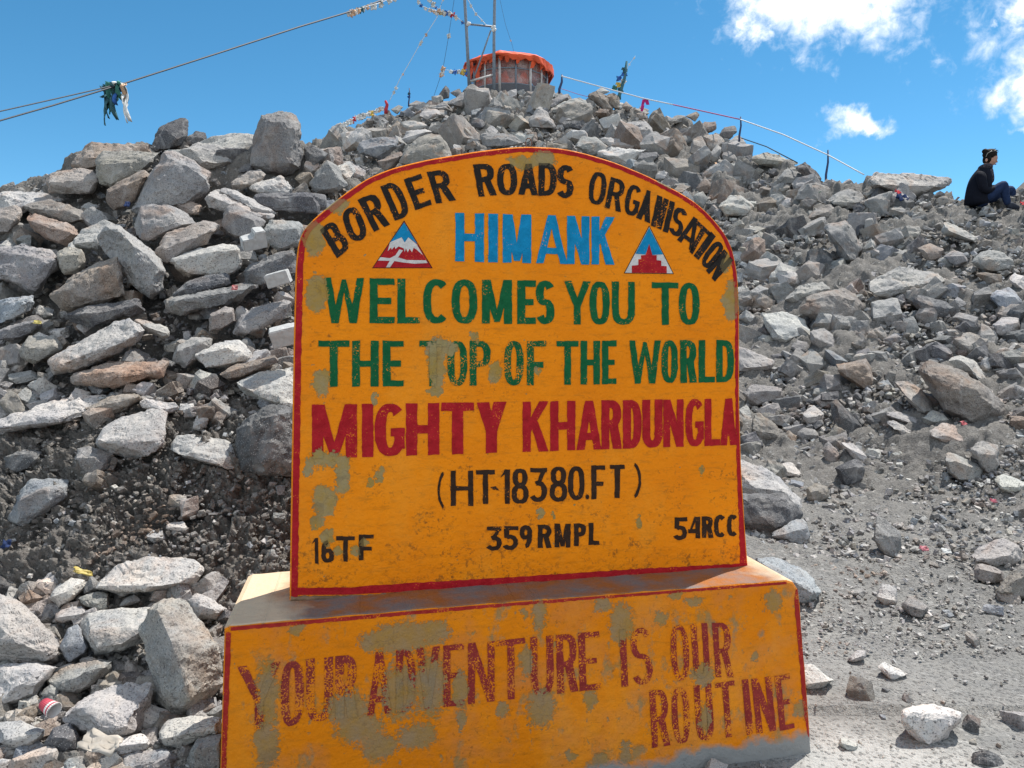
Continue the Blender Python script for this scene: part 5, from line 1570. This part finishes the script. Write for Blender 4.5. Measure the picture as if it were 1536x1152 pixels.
cols = ['white', 'blue', 'yellow', 'red', 'green', 'peach', 'white']
rf = random.Random(8)
flag_string([(584, 152, 30), (600, 118, 30), (632, 62, 30.5), (656, 25, 31), (664, 0, 31), (672, -40, 31)], 'white cord of small flags slanting up from the left shoulder of the summit', 0.012, M_CORD,
            [(rf.random(), rf.choice(['white', 'white', 'blue', 'peach'])) for _ in range(9)], 1, 0.13)
flag_string([(648, 152, 31.4), (664, 105, 31.4), (672, 60, 31.4), (684, -20, 31.4)], 'thin dark cord left of the mast knotted with a peach coloured flag', 0.008, M_CABLE, [(0.30, 'peach'), (0.32, 'white'), (0.36, 'peach'), (0.7, 'white')], 2, 0.2)
flag_string([(664, 104, 31.4), (678, 106, 31.5), (690, 106, 31.6), (701, 106, 31.6)], 'short string of white, yellow and blue flags left of the orange hut', 0.008, M_CORD, [(0.3, 'white'), (0.45, 'blue'), (0.6, 'white'), (0.8, 'yellow'), (0.95, 'blue')], 3, 0.22)
flag_string([(622, -6, 30), (634, 10, 30.4), (655, 17, 31), (676, 18, 31.3), (698, 36, 31.6)], 'thick tangled string of flags running from the mast to the top of the picture', 0.014, M_CORD,
            [(0.12, 'white'), (0.2, 'blue'), (0.3, 'white'), (0.38, 'white'), (0.44, 'peach'), (0.5, 'white'), (0.56, 'yellow'), (0.62, 'white'), (0.66, 'blue'), (0.72, 'white'), (0.78, 'red'), (0.84, 'white'), (0.95, 'blue')], 4, 0.2)
flag_string([(640, -8, 30.4), (652, 8, 30.8), (662, 18, 31.1)], 'short upper string of pale flags knotted to the tangled flag string', 0.012, M_CORD, [(0.2, 'white'), (0.4, 'white'), (0.6, 'blue'), (0.8, 'peach'), (0.95, 'white')], 5, 0.18)
flag_string([(698, -8, 31.6), (712, 18, 31.6), (730, 38, 31.6)], 'white cord between the two tall poles of the mast', 0.012, M_CORD, [(0.3, 'white'), (0.55, 'white'), (0.8, 'white')], 6, 0.12)
flag_string([(748, -10, 34), (758, 36, 34), (768, 66, 34), (771, 79, 34)], 'hair thin dark line rising from the roof of the hut', 0.006, M_CABLE, [(0.6, 'white')], 7, 0.1)
flag_string([(953, 84, 28.6), (944, 96, 28.6), (936, 112, 28.6)], 'tiny white cord streaming from the tip of the small pole with flags', 0.008, M_CORD, [(0.1, 'white'), (0.5, 'white')], 8, 0.1)
flag_string([(514, 186, 25), (536, 174, 26.5), (556, 168, 28), (575, 160, 29)], 'row of small flags lying along the stones of the left shoulder of the summit', 0.01, M_CORD,
            [(k / 14 + 0.03, cols[k % 7] if k % 3 == 0 else 'white') for k in range(14)], 9, 0.19)

def stick(name, label, p0, p1, r, mat, cat='pole', flags=(), seed=0, size=0.16):
    a, b = at_depth(*p0), at_depth(*p1)
    root = empty(name, a)
    tag(root, label, cat)
    Geo().tube([(0, 0, -0.15), (0, 0, 0), (b - a) * 0.5 + Vector((r, 0, 0)), b - a], [r * 1.2, r * 1.2, r, r * 0.7], 7).link('shaft', mat, root, True)
    rng = random.Random(seed)
    for fr, dx, col in flags:
        p = (b - a) * fr + Vector((dx, 0, 0))
        o = crumpled('flag', None, None, p, (size, size, size), CLOTH[col], rng.randrange(9999), 0.5, None, root)
        o.rotation_euler = (math.radians(80), rng.uniform(-0.7, 0.7), 0.3)
    return root

stick('flag_pole', 'small leaning pole wrapped with dark cloth and coloured flags on the summit skyline', (929, 143, 28.6), (940, 92, 28.6), 0.055, CLOTH['teal'], 'pole',
      [(0.15, 0.0, 'teal'), (0.3, -0.1, 'yellow'), (0.42, 0.05, 'white'), (0.5, -0.14, 'blue'), (0.22, -0.22, 'green'), (0.62, 0.02, 'blue'), (0.75, 0, 'teal')], 4, 0.19)
stick('marker_post', 'short red marker post at the foot of the white flag cord', (579, 164, 29.4), (578, 151, 29.4), 0.06, CLOTH['red'], 'post')
stick('marker_post', 'thin dark marker stick left of the hut, between the flag cords', (613, 154, 30.2), (614, 132, 30.2), 0.025, M_DARKPOST, 'post', [(0.4, 0, 'blue'), (0.6, 0, 'teal')], 2, 0.1)
ROPE = [(842, 114, 30.5), (900, 130, 28.2), (967, 148, 25.6), (1010, 157, 23.5), (1060, 168, 21.0), (1110, 179, 18.8), (1175, 202, 16.4), (1241, 232, 14.8), (1296, 262, 13.6)]
stick('rope_post', 'blue rope post closest to the hut', (839, 134, 30.5), (843, 112, 30.5), 0.045, M_DARKPOST, 'post')
stick('rope_post', 'thin blue rope post in the middle of the right skyline', (1109, 203, 18.8), (1111, 175, 18.8), 0.022, M_DARKPOST, 'post')
stick('rope_post', 'thin blue rope post just above the dark slate slab', (1239, 262, 14.8), (1242, 225, 14.8), 0.019, M_DARKPOST, 'post')

def rope():
    W = [at_depth(*p) for p in ROPE]
    base = W[-1]
    root = empty('boundary_rope', base)
    tag(root, 'white and pink boundary rope strung along the right skyline between blue posts', 'rope')
    def piece(i, j, mat):
        path = []
        for k in range(i, j):
            for s in range(5):
                t = s / 5
                path.append(W[k].lerp(W[k + 1], t) - base)
        path.append(W[j] - base)
        Geo().tube(path, [max(0.010, 0.00078 * (p + base).y) for p in path], 6).link('rope_length', mat, root, True)
    piece(0, 3, M_CORD); piece(3, 5, M_PINKCORD); piece(5, len(W) - 1, M_CORD)
rope()
w = [at_depth(1112, 207, 18.6), at_depth(1150, 220, 17.4), at_depth(1196, 244, 16.0)]
tag(Geo().tube(w, 0.012, 5).link('cord', M_CABLE, None, True), 'slack dark cord under the white rope on the right skyline', 'cord')
w = [at_depth(842, 133, 30.4), at_depth(866, 141, 29.5), at_depth(900, 150, 28)]
tag(Geo().tube(w, 0.010, 5).link('cord', M_PINKCORD, None, True), 'low pink cord on the stones below the rope post closest to the hut', 'cord')
# ribbon on the rope
g = Geo()
pp = [(966, 149), (964, 158), (963, 167)]
q = [at_depth(x, y, 25.5) for x, y in pp]
for a, b in zip(q, q[1:]): g.add([a + Vector((-0.05, 0, 0)), a + Vector((0.06, 0.02, 0)), b + Vector((0.03, 0.03, 0)), b + Vector((-0.05, 0, 0))], [(0, 1, 2, 3)])
a, b = at_depth(966, 149, 25.5), at_depth(972, 157, 25.5)
g.add([a, a + Vector((0.13, 0, 0.02)), b + Vector((0.05, 0.02, 0)), b + Vector((-0.05, 0.02, 0))], [(0, 1, 2, 3)])
rb = g.link('ribbon', CLOTH['magenta'])
rb.modifiers.new('thick', 'SOLIDIFY').thickness = 0.012
tag(rb, 'magenta ribbon tied to the white rope near the summit', 'ribbon')

# ------------------------------------------------------------------ the long cable with its hanging cloths
cable = [(-60, 200, 9.5), (0, 181, 10), (80, 158, 11), (158, 134, 12), (190, 124, 12.4), (330, 79, 15), (450, 40, 18.5), (530, 16, 22), (590, -6, 26), (640, -24, 29)]
tag(Geo().tube([at_depth(*p) for p in cable], [0.00105 * p[2] for p in cable], 7).link('cable', M_CABLE, None, True), 'dark cable slanting up from the left edge to the top of the picture', 'cable')
c2 = [(-60, 184, 9.5), (0, 167, 10), (80, 149, 11), (150, 133, 11.9), (185, 124.5, 12.4)]
tag(Geo().tube([at_depth(*p) for p in c2], [0.0008 * p[2] for p in c2], 7).link('cable', M_CABLE, None, True), 'thinner second cable just above the long one at the left edge', 'cable')
flag_string([(521, 19, 21.6), (535, 14, 22.1), (555, 8, 23.4), (580, 0, 25.2), (600, -8, 26)], 'pale tattered flags bunched along the long cable at the top of the picture', 0.01, M_CORD,
            [(0.03, 'white'), (0.12, 'peach'), (0.2, 'white'), (0.27, 'peach'), (0.33, 'teal'), (0.38, 'white'), (0.45, 'peach'), (0.55, 'white'), (0.66, 'white'), (0.8, 'white'), (0.9, 'white')], 31, 0.2)

def bundle():
    base = at_depth(170, 130, 12.2)
    root = empty('cloth_bundle', base)
    tag(root, 'bundle of tattered teal and white cloths hanging from the cable against the sky', 'flag cloth')
    rng = random.Random(12)
    s = 12.2 / F_PX
    def ribbon(x0, x1, y0, y1, wpx, col):
        n = 9
        V, Fc = [], []
        ph = rng.uniform(0, 6)
        for k in range(n):
            t = k / (n - 1)
            x = x0 + (x1 - x0) * t ** 1.3 + 1.6 * math.sin(ph + 5 * t)
            y = y0 + (y1 - y0) * t
            w = wpx * (0.75 + 0.35 * math.sin(ph + 9 * t)) * (1 - 0.45 * t ** 3)
            dy = 0.06 * math.sin(ph * 2 + 6 * t) + rng.uniform(-0.02, 0.02)
            for sd in (-0.5, 0, 0.5):
                V.append(((x - 170 + sd * w) * s, dy + 0.04 * math.sin(8 * sd + ph + 4 * t), (130 - y) * s))
        for k in range(n - 1):
            for j in (0, 1):
                i = k * 3 + j
                Fc.append((i, i + 1, i + 4, i + 3))
        o = link_mesh('cloth_strip', V, Fc, CLOTH[col], root, True)
        o.modifiers.new('thick', 'SOLIDIFY').thickness = 0.008
    for a in [(158, 157, 130, 187, 6, 'teal'), (161, 160, 128, 175, 7, 'teal'), (165, 163, 127, 170, 8, 'green'), (169, 172, 126, 176, 6, 'teal'), (172, 170, 126, 160, 8, 'teal'), (166, 175, 125, 150, 9, 'green'),
              (176, 174, 126, 156, 5, 'blue'), (178, 180, 125, 148, 7, 'green'), (183, 189, 126, 183, 6, 'white'), (185, 194, 126, 180, 5, 'white'), (182, 186, 125, 160, 5, 'white'), (186, 185, 126, 146, 5, 'peach'),
              (174, 168, 123, 132, 10, 'white'), (160, 158, 128, 150, 7, 'teal'), (181, 178, 123, 136, 8, 'green'), (155, 155, 131, 147, 4, 'teal')]:
        ribbon(*a)
bundle()

# ------------------------------------------------------------------ the seated woman
def skin(name, nodes, edges, mat, parent, sub=2):
    me = bpy.data.meshes.new(name)
    me.from_pydata([tuple(n[0]) for n in nodes], edges, [])
    o = bpy.data.objects.new(name, me)
    COL.objects.link(o); o.parent = parent
    me.materials.append(mat)
    sk = o.modifiers.new('skin', 'SKIN')
    sk.use_smooth_shade = True
    for i, nd in enumerate(nodes):
        sv = me.skin_vertices[0].data[i]
        r = nd[1]
        sv.radius = r if isinstance(r, tuple) else (r, r)
        sv.use_root = (i == 0)
    ss = o.modifiers.new('sub', 'SUBSURF'); ss.levels = ss.render_levels = sub
    return o

def ellipsoid(name, c, r, mat, parent, rough=0.0, seed=0, sub=3):
    bm = bmesh.new()
    bmesh.ops.create_icosphere(bm, subdivisions=sub, radius=1.0)
    co = np.array([v.co[:] for v in bm.verts])
    d = 1 + rough * fbm(co * 3.0, 3, seed=seed)
    for v, k in zip(bm.verts, d): v.co = Vector((v.co.x * r[0], v.co.y * r[1], v.co.z * r[2])) * k
    me = bpy.data.meshes.new(name); bm.to_mesh(me); bm.free()
    o = link_me(name, me, mat, parent, True)
    o.location = c
    return o

def woman():
    q = hit(1468, 308)
    Yp = float(q[1])
    s = Yp / F_PX
    base = Vector(at_depth(1466, 307, Yp))
    root = empty('person', base)
    tag(root, 'seated person in a dark coat, scarf and jeans looking down, sunglasses on their head', 'person')
    P = lambda zx, zy, dy=0.0: at_depth(1400 + zx / 8.228, 200 + zy / 8.228, Yp + dy) - base
    u = s / 8.228                                # metres per traced pixel
    skin_m = plain('skin', (0.40, 0.22, 0.16), 0.6, 0.3, 0.1)
    coat = plain('dark_navy_coat', (0.007, 0.008, 0.014), 0.9, 0.15)
    jeans = plain('blue_jeans', (0.016, 0.030, 0.075), 0.85, 0.15)
    hair = plain('dark_hair', (0.012, 0.008, 0.007), 0.75, 0.15)
    scarf = plain('patterned_scarf', (0.05, 0.045, 0.055), 0.9, 0.1, 0.9, 40.0)
    shoe = plain('dark_shoe', (0.03, 0.035, 0.05), 0.7, 0.2)
    sole = plain('pale_sole', (0.45, 0.45, 0.45), 0.8, 0.2)
    # body: pelvis, spine, neck, head; arms with fingers; legs
    N, E = [], []
    def add(p, r, par=None):
        N.append((p, r)); i = len(N) - 1
        if par is not None: E.append((par, i))
        return i
    pel = add(P(545, 800), 0.125)
    b1 = add(P(555, 690), 0.115, pel); b2 = add(P(585, 590), 0.12, b1); b3 = add(P(612, 500), 0.08, b2)
    n1 = add(P(640, 430), 0.052, b3); n2 = add(P(672, 385), 0.050, n1)
    h1 = add(P(706, 330), 0.092, n2); h2 = add(P(716, 275), 0.098, h1); add(P(715, 235), 0.07, h2)
    jaw = add(P(730, 372), 0.060, h1); add(P(744, 392), 0.042, jaw)
    def leg(dy, knee, ankle, toe):
        hp = add(P(570, 800, dy * 0.55), 0.075, pel); k = add(P(*knee, dy), 0.052, hp)
        m = add((P(*knee, dy) * 0.55 + P(*ankle, dy) * 0.45) + Vector((-0.012, 0, 0)), 0.045, k)
        a = add(P(*ankle, dy), 0.034, m); t = add(P(toe[0] - 30, toe[1] + 8, dy), 0.020, a)
    leg(-0.16, (872, 625), (915, 850), (1050, 905))
    leg(0.15, (965, 690), (985, 850), (1060, 890))
    def arm(dy, elbow, wrist, hdir):
        sh = add(P(596, 520, dy * 0.8), 0.045, b3); e = add(P(*elbow, dy * 1.15), 0.040, sh); w = add(P(*wrist, dy * 0.7), 0.031, e)
        palm = add(P(wrist[0] + 36, wrist[1] - 8, dy * 0.62), (0.022, 0.036), w)
        L = [0.070, 0.078, 0.072, 0.058]
        for f in range(4):
            o = Vector((0.035, (-0.027 + 0.018 * f), 0.012 - 0.004 * abs(f - 1.5)))
            k1 = add(N[palm][0] + o, 0.0088, palm)
            k2 = add(N[k1][0] + Vector((L[f] * 0.5, 0.002 * f, 0.004)), 0.0083, k1)
            k3 = add(N[k2][0] + Vector((L[f] * 0.3, 0.0, -0.018)), 0.0078, k2)
            add(N[k3][0] + Vector((L[f] * 0.14, 0, -0.022)), 0.0068, k3)
        t1 = add(N[palm][0] + Vector((0.005, -0.036 if dy < 0 else 0.036, 0.012)), 0.011, palm)
        t2 = add(N[t1][0] + Vector((0.030, -0.010 if dy < 0 else 0.010, 0.010)), 0.0098, t1)
        add(N[t2][0] + Vector((0.024, 0.002, 0.0)), 0.0085, t2)
    arm(-0.19, (640, 715), (785, 668), 1)
    arm(0.17, (650, 700), (800, 650), 1)
    skin('body', N, E, skin_m, root)
    # face
    f = Vector((1, 0, 0))
    nose = [P(778, 338), P(789, 353), P(778, 362)]
    skin('nose', [(P(768, 325), 0.012), (nose[0], 0.012), (nose[1], 0.014), (nose[2], 0.010)], [(0, 1), (1, 2), (2, 3)], skin_m, root, 2)
    for dy in (-0.036, 0.036):
        ellipsoid('eye', P(778, 318, dy), (0.012, 0.014, 0.010), plain('eye', (0.03, 0.02, 0.015), 0.3, 0.5), root, 0, 0, 2)
        ellipsoid('ear', P(655, 330, dy * 2.5), (0.020, 0.010, 0.030), skin_m, root, 0.05, 2, 2)
    ellipsoid('mouth', P(768, 382), (0.010, 0.024, 0.008), plain('lips', (0.38, 0.12, 0.11), 0.5, 0.3), root, 0, 0, 2)
    # hair: cap, bun, loose strands
    ellipsoid('hair', P(700, 262), (0.108, 0.098, 0.092), hair, root, 0.07, 5)
    ellipsoid('hair', P(662, 320), (0.050, 0.088, 0.085), hair, root, 0.07, 7)
    bun = ellipsoid('hair_bun', P(640, 222), (0.045, 0.045, 0.042), hair, root, 0.16, 6)
    g = Geo(); rg = random.Random(6)
    for k in range(16):
        a = P(rg.uniform(670, 800), rg.uniform(200, 240), rg.uniform(-0.07, 0.07))
        g.tube([a, a + Vector((rg.uniform(0, 0.03), 0, 0.015)), a + Vector((rg.uniform(0, 0.06), rg.uniform(-.02, .02), rg.uniform(-0.02, 0.03)))], 0.0035, 4)
    g.link('hair_strands', hair, root)
    # sunglasses pushed up: two lenses and a pale arm
    gl = plain('sunglasses_lens', (0.012, 0.012, 0.014), 0.35, 0.3)
    for dy in (-0.055, 0.055):
        ellipsoid('sunglasses_lens', P(752, 226, dy), (0.022, 0.034, 0.026), gl, root, 0, 0, 2)
    for dy in (-0.1, 0.1):
        Geo().tube([P(755, 222, dy * 0.8), P(720, 218, dy), P(670, 245, dy), P(648, 290, dy)], 0.0035, 6).link('sunglasses_arm', plain('pale_frame', (0.30, 0.28, 0.24), 0.3, 0.5), root, True)
    # coat and jeans: lofted cloth, each limb an oval tube (half width in the plane of the side view, half width across)
    def loft(g, rows, n=14):
        V, Fc = [], []
        pts = [r[0] for r in rows]
        for i, (c, ra, rb) in enumerate(rows):
            d = (pts[min(i + 1, len(pts) - 1)] - pts[max(i - 1, 0)]); d.y *= 0.3; d.normalize()
            bx = Vector((0, 1, 0)); ax = bx.cross(d).normalized()
            for k in range(n):
                t = 2 * math.pi * k / n
                w = 1 + 0.05 * math.sin(3 * t + 1.7 * i)
                V.append(c + ax * ra * math.cos(t) * w + bx * rb * math.sin(t) * w)
        for i in range(len(rows) - 1):
            for k in range(n):
                k2 = (k + 1) % n
                Fc.append((i * n + k, i * n + k2, (i + 1) * n + k2, (i + 1) * n + k))
        Fc.append(tuple(range(n))[::-1]); Fc.append(tuple((len(rows) - 1) * n + k for k in range(n)))
        g.add(V, Fc)
    def cloth(name, g, mat):
        o = g.link(name, mat, root, True)
        ss = o.modifiers.new('sub', 'SUBSURF'); ss.levels = ss.render_levels = 1
        return o
    g = Geo()
    loft(g, [(P(535, 905), 0.145, 0.20), (P(532, 860), 0.165, 0.215), (P(536, 790), 0.172, 0.215), (P(560, 690), 0.168, 0.21), (P(585, 600), 0.16, 0.21),
             (P(602, 520), 0.135, 0.19), (P(622, 465), 0.10, 0.125), (P(640, 425), 0.072, 0.080), (P(648, 405), 0.066, 0.072)], 20)
    for dy, el, wr in ((-0.20, (632, 715), (778, 668)), (0.18, (642, 700), (795, 652))):
        loft(g, [(P(592, 470, dy * 0.62), 0.070, 0.060), (P(590, 520, dy * 0.95), 0.082, 0.076), (P(600, 600, dy * 1.06), 0.076, 0.070), (P(*el, dy * 1.2), 0.066, 0.062), (P(el[0] + 45, el[1] - 8, dy * 1.1), 0.062, 0.058),
                 (P(*wr, dy * 0.72), 0.046, 0.044)])
    cloth('coat', g, coat)
    g = Geo()
    loft(g, [(P(500, 890), 0.10, 0.17), (P(560, 850), 0.115, 0.19), (P(640, 825), 0.10, 0.18)])
    for dy, kn, an in ((-0.16, (872, 622), (918, 865)), (0.15, (965, 688), (988, 855))):
        hp = P(610, 815, dy * 0.75); k = P(*kn, dy); a = P(*an, dy); m = k * 0.55 + a * 0.45 + Vector((-0.02, 0, 0))
        loft(g, [(hp, 0.105, 0.10), (hp * 0.5 + k * 0.5 + Vector((0, 0, -0.02)), 0.092, 0.088), (hp * 0.15 + k * 0.85, 0.078, 0.074), (k + Vector((0.012, 0, 0.0)), 0.072, 0.068),
                 (k * 0.85 + a * 0.15 + Vector((0.004, 0, 0)), 0.068, 0.064), (m, 0.066, 0.062), (a, 0.052, 0.050), (a + Vector((0, 0, -0.03)), 0.05, 0.048)])
    cloth('jeans', g, jeans)
    # scarf wound round the neck with a hanging end
    N, E = [], []
    prev = None
    for k in range(9):
        t = k / 8
        a = 2 * math.pi * t
        prev = add(P(640 + 55 * math.cos(a), 428 + 14 * math.sin(a)) + Vector((0, 0.085 * math.sin(a), 0)), 0.045, prev)
    last = add(P(700, 480, -0.09), 0.055, 0); last = add(P(716, 560, -0.12), 0.05, last); add(P(712, 620, -0.13), 0.04, last)
    skin('scarf', N, E, scarf, root)
    # shoes
    for dy, an, toe in ((-0.16, (925, 890), (1065, 930)), (0.15, (990, 872), (1075, 905))):
        sh = skin('shoe', [(P(*an, dy), 0.060), (P(an[0] - 15, an[1] - 45, dy), 0.056), (P(an[0] - 20, an[1] + 12, dy), 0.052), (P((an[0] + toe[0]) / 2, (an[1] + toe[1]) / 2, dy), 0.056), (P(*toe, dy), 0.044)],
                  [(0, 1), (0, 2), (0, 3), (3, 4)], shoe, root)
        sl = skin('sole', [(P(an[0] - 25, an[1] + 42, dy), (0.026, 0.010)), (P((an[0] + toe[0]) / 2, (an[1] + toe[1]) / 2 + 38, dy), (0.03, 0.010)), (P(toe[0] + 10, toe[1] + 24, dy), (0.032, 0.014))], [(0, 1), (1, 2)], sole, sh, 2)
woman()

# ------------------------------------------------------------------ small things among the stones
def on_ground(px, py, lift=0.02):
    q = hit(px, py)
    d = Vector(q) - CAM
    return Vector(q) - d.normalized() * lift * 2.0 + Vector((0, 0, lift)), float(q[1]) / F_PX

DULLBLUE = plain('faded_blue_cloth', (0.025, 0.04, 0.10), 0.9, 0.1, 0.3, 9.0)

def litter(name, label, cat, px, py, wpx, hpx, col, seed, lift=0.03, rot=(0.9, 0.2, 0.3)):
    c, s = on_ground(px, py, lift)
    mat = col if not isinstance(col, tuple) else plain(name + '_' + str(seed), col, 0.5, 0.35, 0.15, 20.0)
    o = crumpled(name, label, cat, c, (wpx * s, hpx * s, 0.6 * min(wpx, hpx) * s), mat, seed)
    o.rotation_euler = rot
    return o

litter('wrapper', 'crumpled yellow wrapper caught between stones below the earth bank', 'litter', 126, 890, 26, 9, (0.42, 0.33, 0.09), 1, 0.10, (0.7, 0.5, 0.6))
litter('plastic_bag', 'crumpled off white plastic bag at the bottom left corner', 'litter', 152, 1142, 62, 30, (0.40, 0.36, 0.31), 22, 0.07, (0.5, 0.1, -0.3))
litter('rag', 'blue scrap of cloth at the left edge beside the earth bank', 'litter', 10, 828, 11, 13, DULLBLUE, 3, 0.04)
litter('rag', 'red and blue rag lying in front of the widest skyline boulder', 'litter', 1354, 306, 20, 14, DULLBLUE, 5, 0.10)
litter('wrapper', 'red scrap just left of the blue rag near the skyline boulder', 'litter', 1347, 299, 9, 8, CLOTH['red'], 6, 0.12)
litter('wrapper', 'yellowish cloth scrap on the hill above the right shoulder of the sign', 'litter', 1077, 254, 10, 8, CLOTH['peach'], 7, 0.1)
litter('wrapper', 'pink scrap beside the biggest boulder of the right slope', 'litter', 1445, 645, 11, 7, (0.42, 0.09, 0.10), 8, 0.06)
litter('wrapper', 'small pink scrap in the sand at the right edge', 'litter', 1491, 755, 14, 6, (0.38, 0.09, 0.12), 9, 0.02)
litter('wrapper', 'faded pink paper scrap on the gravel path', 'litter', 1386, 827, 16, 8, (0.45, 0.16, 0.18), 10, 0.02)
litter('wrapper', 'thin white paper scrap on the gravel path', 'litter', 1420, 831, 18, 8, (0.62, 0.62, 0.60), 11, 0.02)
litter('wrapper', 'red wrapper at the feet of the seated person', 'litter', 1534, 313, 8, 7, CLOTH['red'], 12, 0.08)
litter('wrapper', 'yellow paper scrap among rocks high on the left bank', 'litter', 57, 507, 10, 6, (0.45, 0.38, 0.12), 13, 0.10)
litter('rag', 'pink rag squeezed between rocks left of the sign', 'litter', 353, 476, 8, 9, (0.36, 0.12, 0.12), 14, 0.18)
litter('rag', 'small blue scrap in a dark gap high on the left bank', 'litter', 192, 344, 7, 10, DULLBLUE, 15, 0.18)

def net():
    c, s = on_ground(1218, 297, 0.05)
    rng = random.Random(14)
    g = Geo()
    for k in range(46):
        p = Vector((rng.gauss(0, 8), rng.gauss(0, 5), rng.uniform(-2, 5))) * s
        path = [p]
        for _ in range(4): path.append(path[-1] + Vector((rng.uniform(-6, 6), rng.uniform(-5, 5), rng.uniform(-3, 3))) * s)
        g.tube(path, 0.45 * s, 4)
    o = g.link('net_scrap', plain('green_net', (0.03, 0.17, 0.10), 0.8, 0.2))
    o.location = c
    tag(o, 'tangled green net scrap lying in the right scree', 'litter')
net()

def cup():
    c, s = on_ground(67, 1078, 0.06)
    root = empty('paper_cup', c)
    tag(root, 'red and white paper cup lying on its side at the bottom left', 'cup')
    r0, r1, L, n = 8.5 * s, 12 * s, 24 * s, 24
    red = plain('red_cup_paper', (0.45, 0.06, 0.085), 0.5, 0.3, 0.1); wh = plain('white_cup_paper', (0.7, 0.68, 0.66), 0.5, 0.3, 0.1)
    def band(t0, t1, mat, name):
        g = Geo()
        for k in range(n):
            a, b = 2 * math.pi * k / n, 2 * math.pi * (k + 1) / n
            q = lambda t, an: ((r0 + (r1 - r0) * t) * math.cos(an), (r0 + (r1 - r0) * t) * math.sin(an), L * t)
            g.quad(q(t0, a), q(t0, b), q(t1, b), q(t1, a))
        o = g.link(name, mat, root, True); o.modifiers.new('thick', 'SOLIDIFY').thickness = 0.8 * s
    band(0, 0.62, red, 'red_band'); band(0.62, 0.8, wh, 'white_band'); band(0.8, 0.94, red, 'red_band')
    band(0.94, 1.0, wh, 'rim')
    g = Geo(); g.add([(r0 * math.cos(2 * math.pi * k / n), r0 * math.sin(2 * math.pi * k / n), 0.001) for k in range(n)], [tuple(range(n))])
    g.link('base', wh, root)
    g = Geo()
    for k in range(n):
        a, b = 2 * math.pi * k / n, 2 * math.pi * (k + 1) / n
        q = lambda t, an: ((r0 + (r1 - r0) * t - 1.3 * s) * math.cos(an), (r0 + (r1 - r0) * t - 1.3 * s) * math.sin(an), L * t + 0.002)
        g.quad(q(1, a), q(1, b), q(0, b), q(0, a))
    g.link('lining', wh, root, True)
    root.rotation_euler = Vector((0.86, -0.42, -0.22)).to_track_quat('Z', 'Y').to_euler()
cup()

def concrete_lump(label, px, py, wpx, hpx, rz, tilt, notch):
    c, s = on_ground(px, py, 0.10)
    mat = plain('white_concrete', (0.42, 0.42, 0.41), 0.9, 0.15, 0.12, 30.0)
    w, h, d = wpx * s, hpx * s, 0.8 * hpx * s
    bm = bmesh.new()
    prof = [(-w / 2, -h / 2), (w / 2, -h / 2), (w / 2, h / 2)] + ([(0.05 * w, h / 2), (0.02 * w, 0.18 * h), (-w / 2, 0.15 * h)] if notch else [(-w / 2, h / 2)])
    f = bm.faces.new([bm.verts.new((x, -d / 2, z)) for x, z in prof])
    r = bmesh.ops.extrude_face_region(bm, geom=[f])
    for v in r['geom']:
        if isinstance(v, bmesh.types.BMVert): v.co.y += d
    bmesh.ops.recalc_face_normals(bm, faces=bm.faces[:])
    bmesh.ops.bevel(bm, geom=bm.edges[:], offset=0.05 * h, segments=2, affect='EDGES')
    bmesh.ops.triangulate(bm, faces=bm.faces[:])
    refine(bm, 3.0 * s)
    co = np.array([v.co[:] for v in bm.verts])
    dsp = fbm(co / h * 3.0, 3, seed=4)
    for v, k in zip(bm.verts, dsp): v.co += v.normal * float(k) * 0.03 * h
    me = bpy.data.meshes.new('concrete_block'); bm.to_mesh(me); bm.free()
    o = link_me('concrete_block', me, mat)
    o.location = c; o.rotation_euler = (tilt, -0.25, rz)
    tag(o, label, 'concrete block')
concrete_lump('broken white concrete lump with a stepped face between rocks left of the sign', 380, 380, 34, 26, 0.5, 0.5, True)
concrete_lump('small pale concrete block beside the left edge of the sign', 418, 441, 34, 19, -0.1, 0.3, False)
concrete_lump('pale concrete slab touching the left edge of the sign above the pale slab', 428, 528, 40, 26, 0.2, 0.4, False)
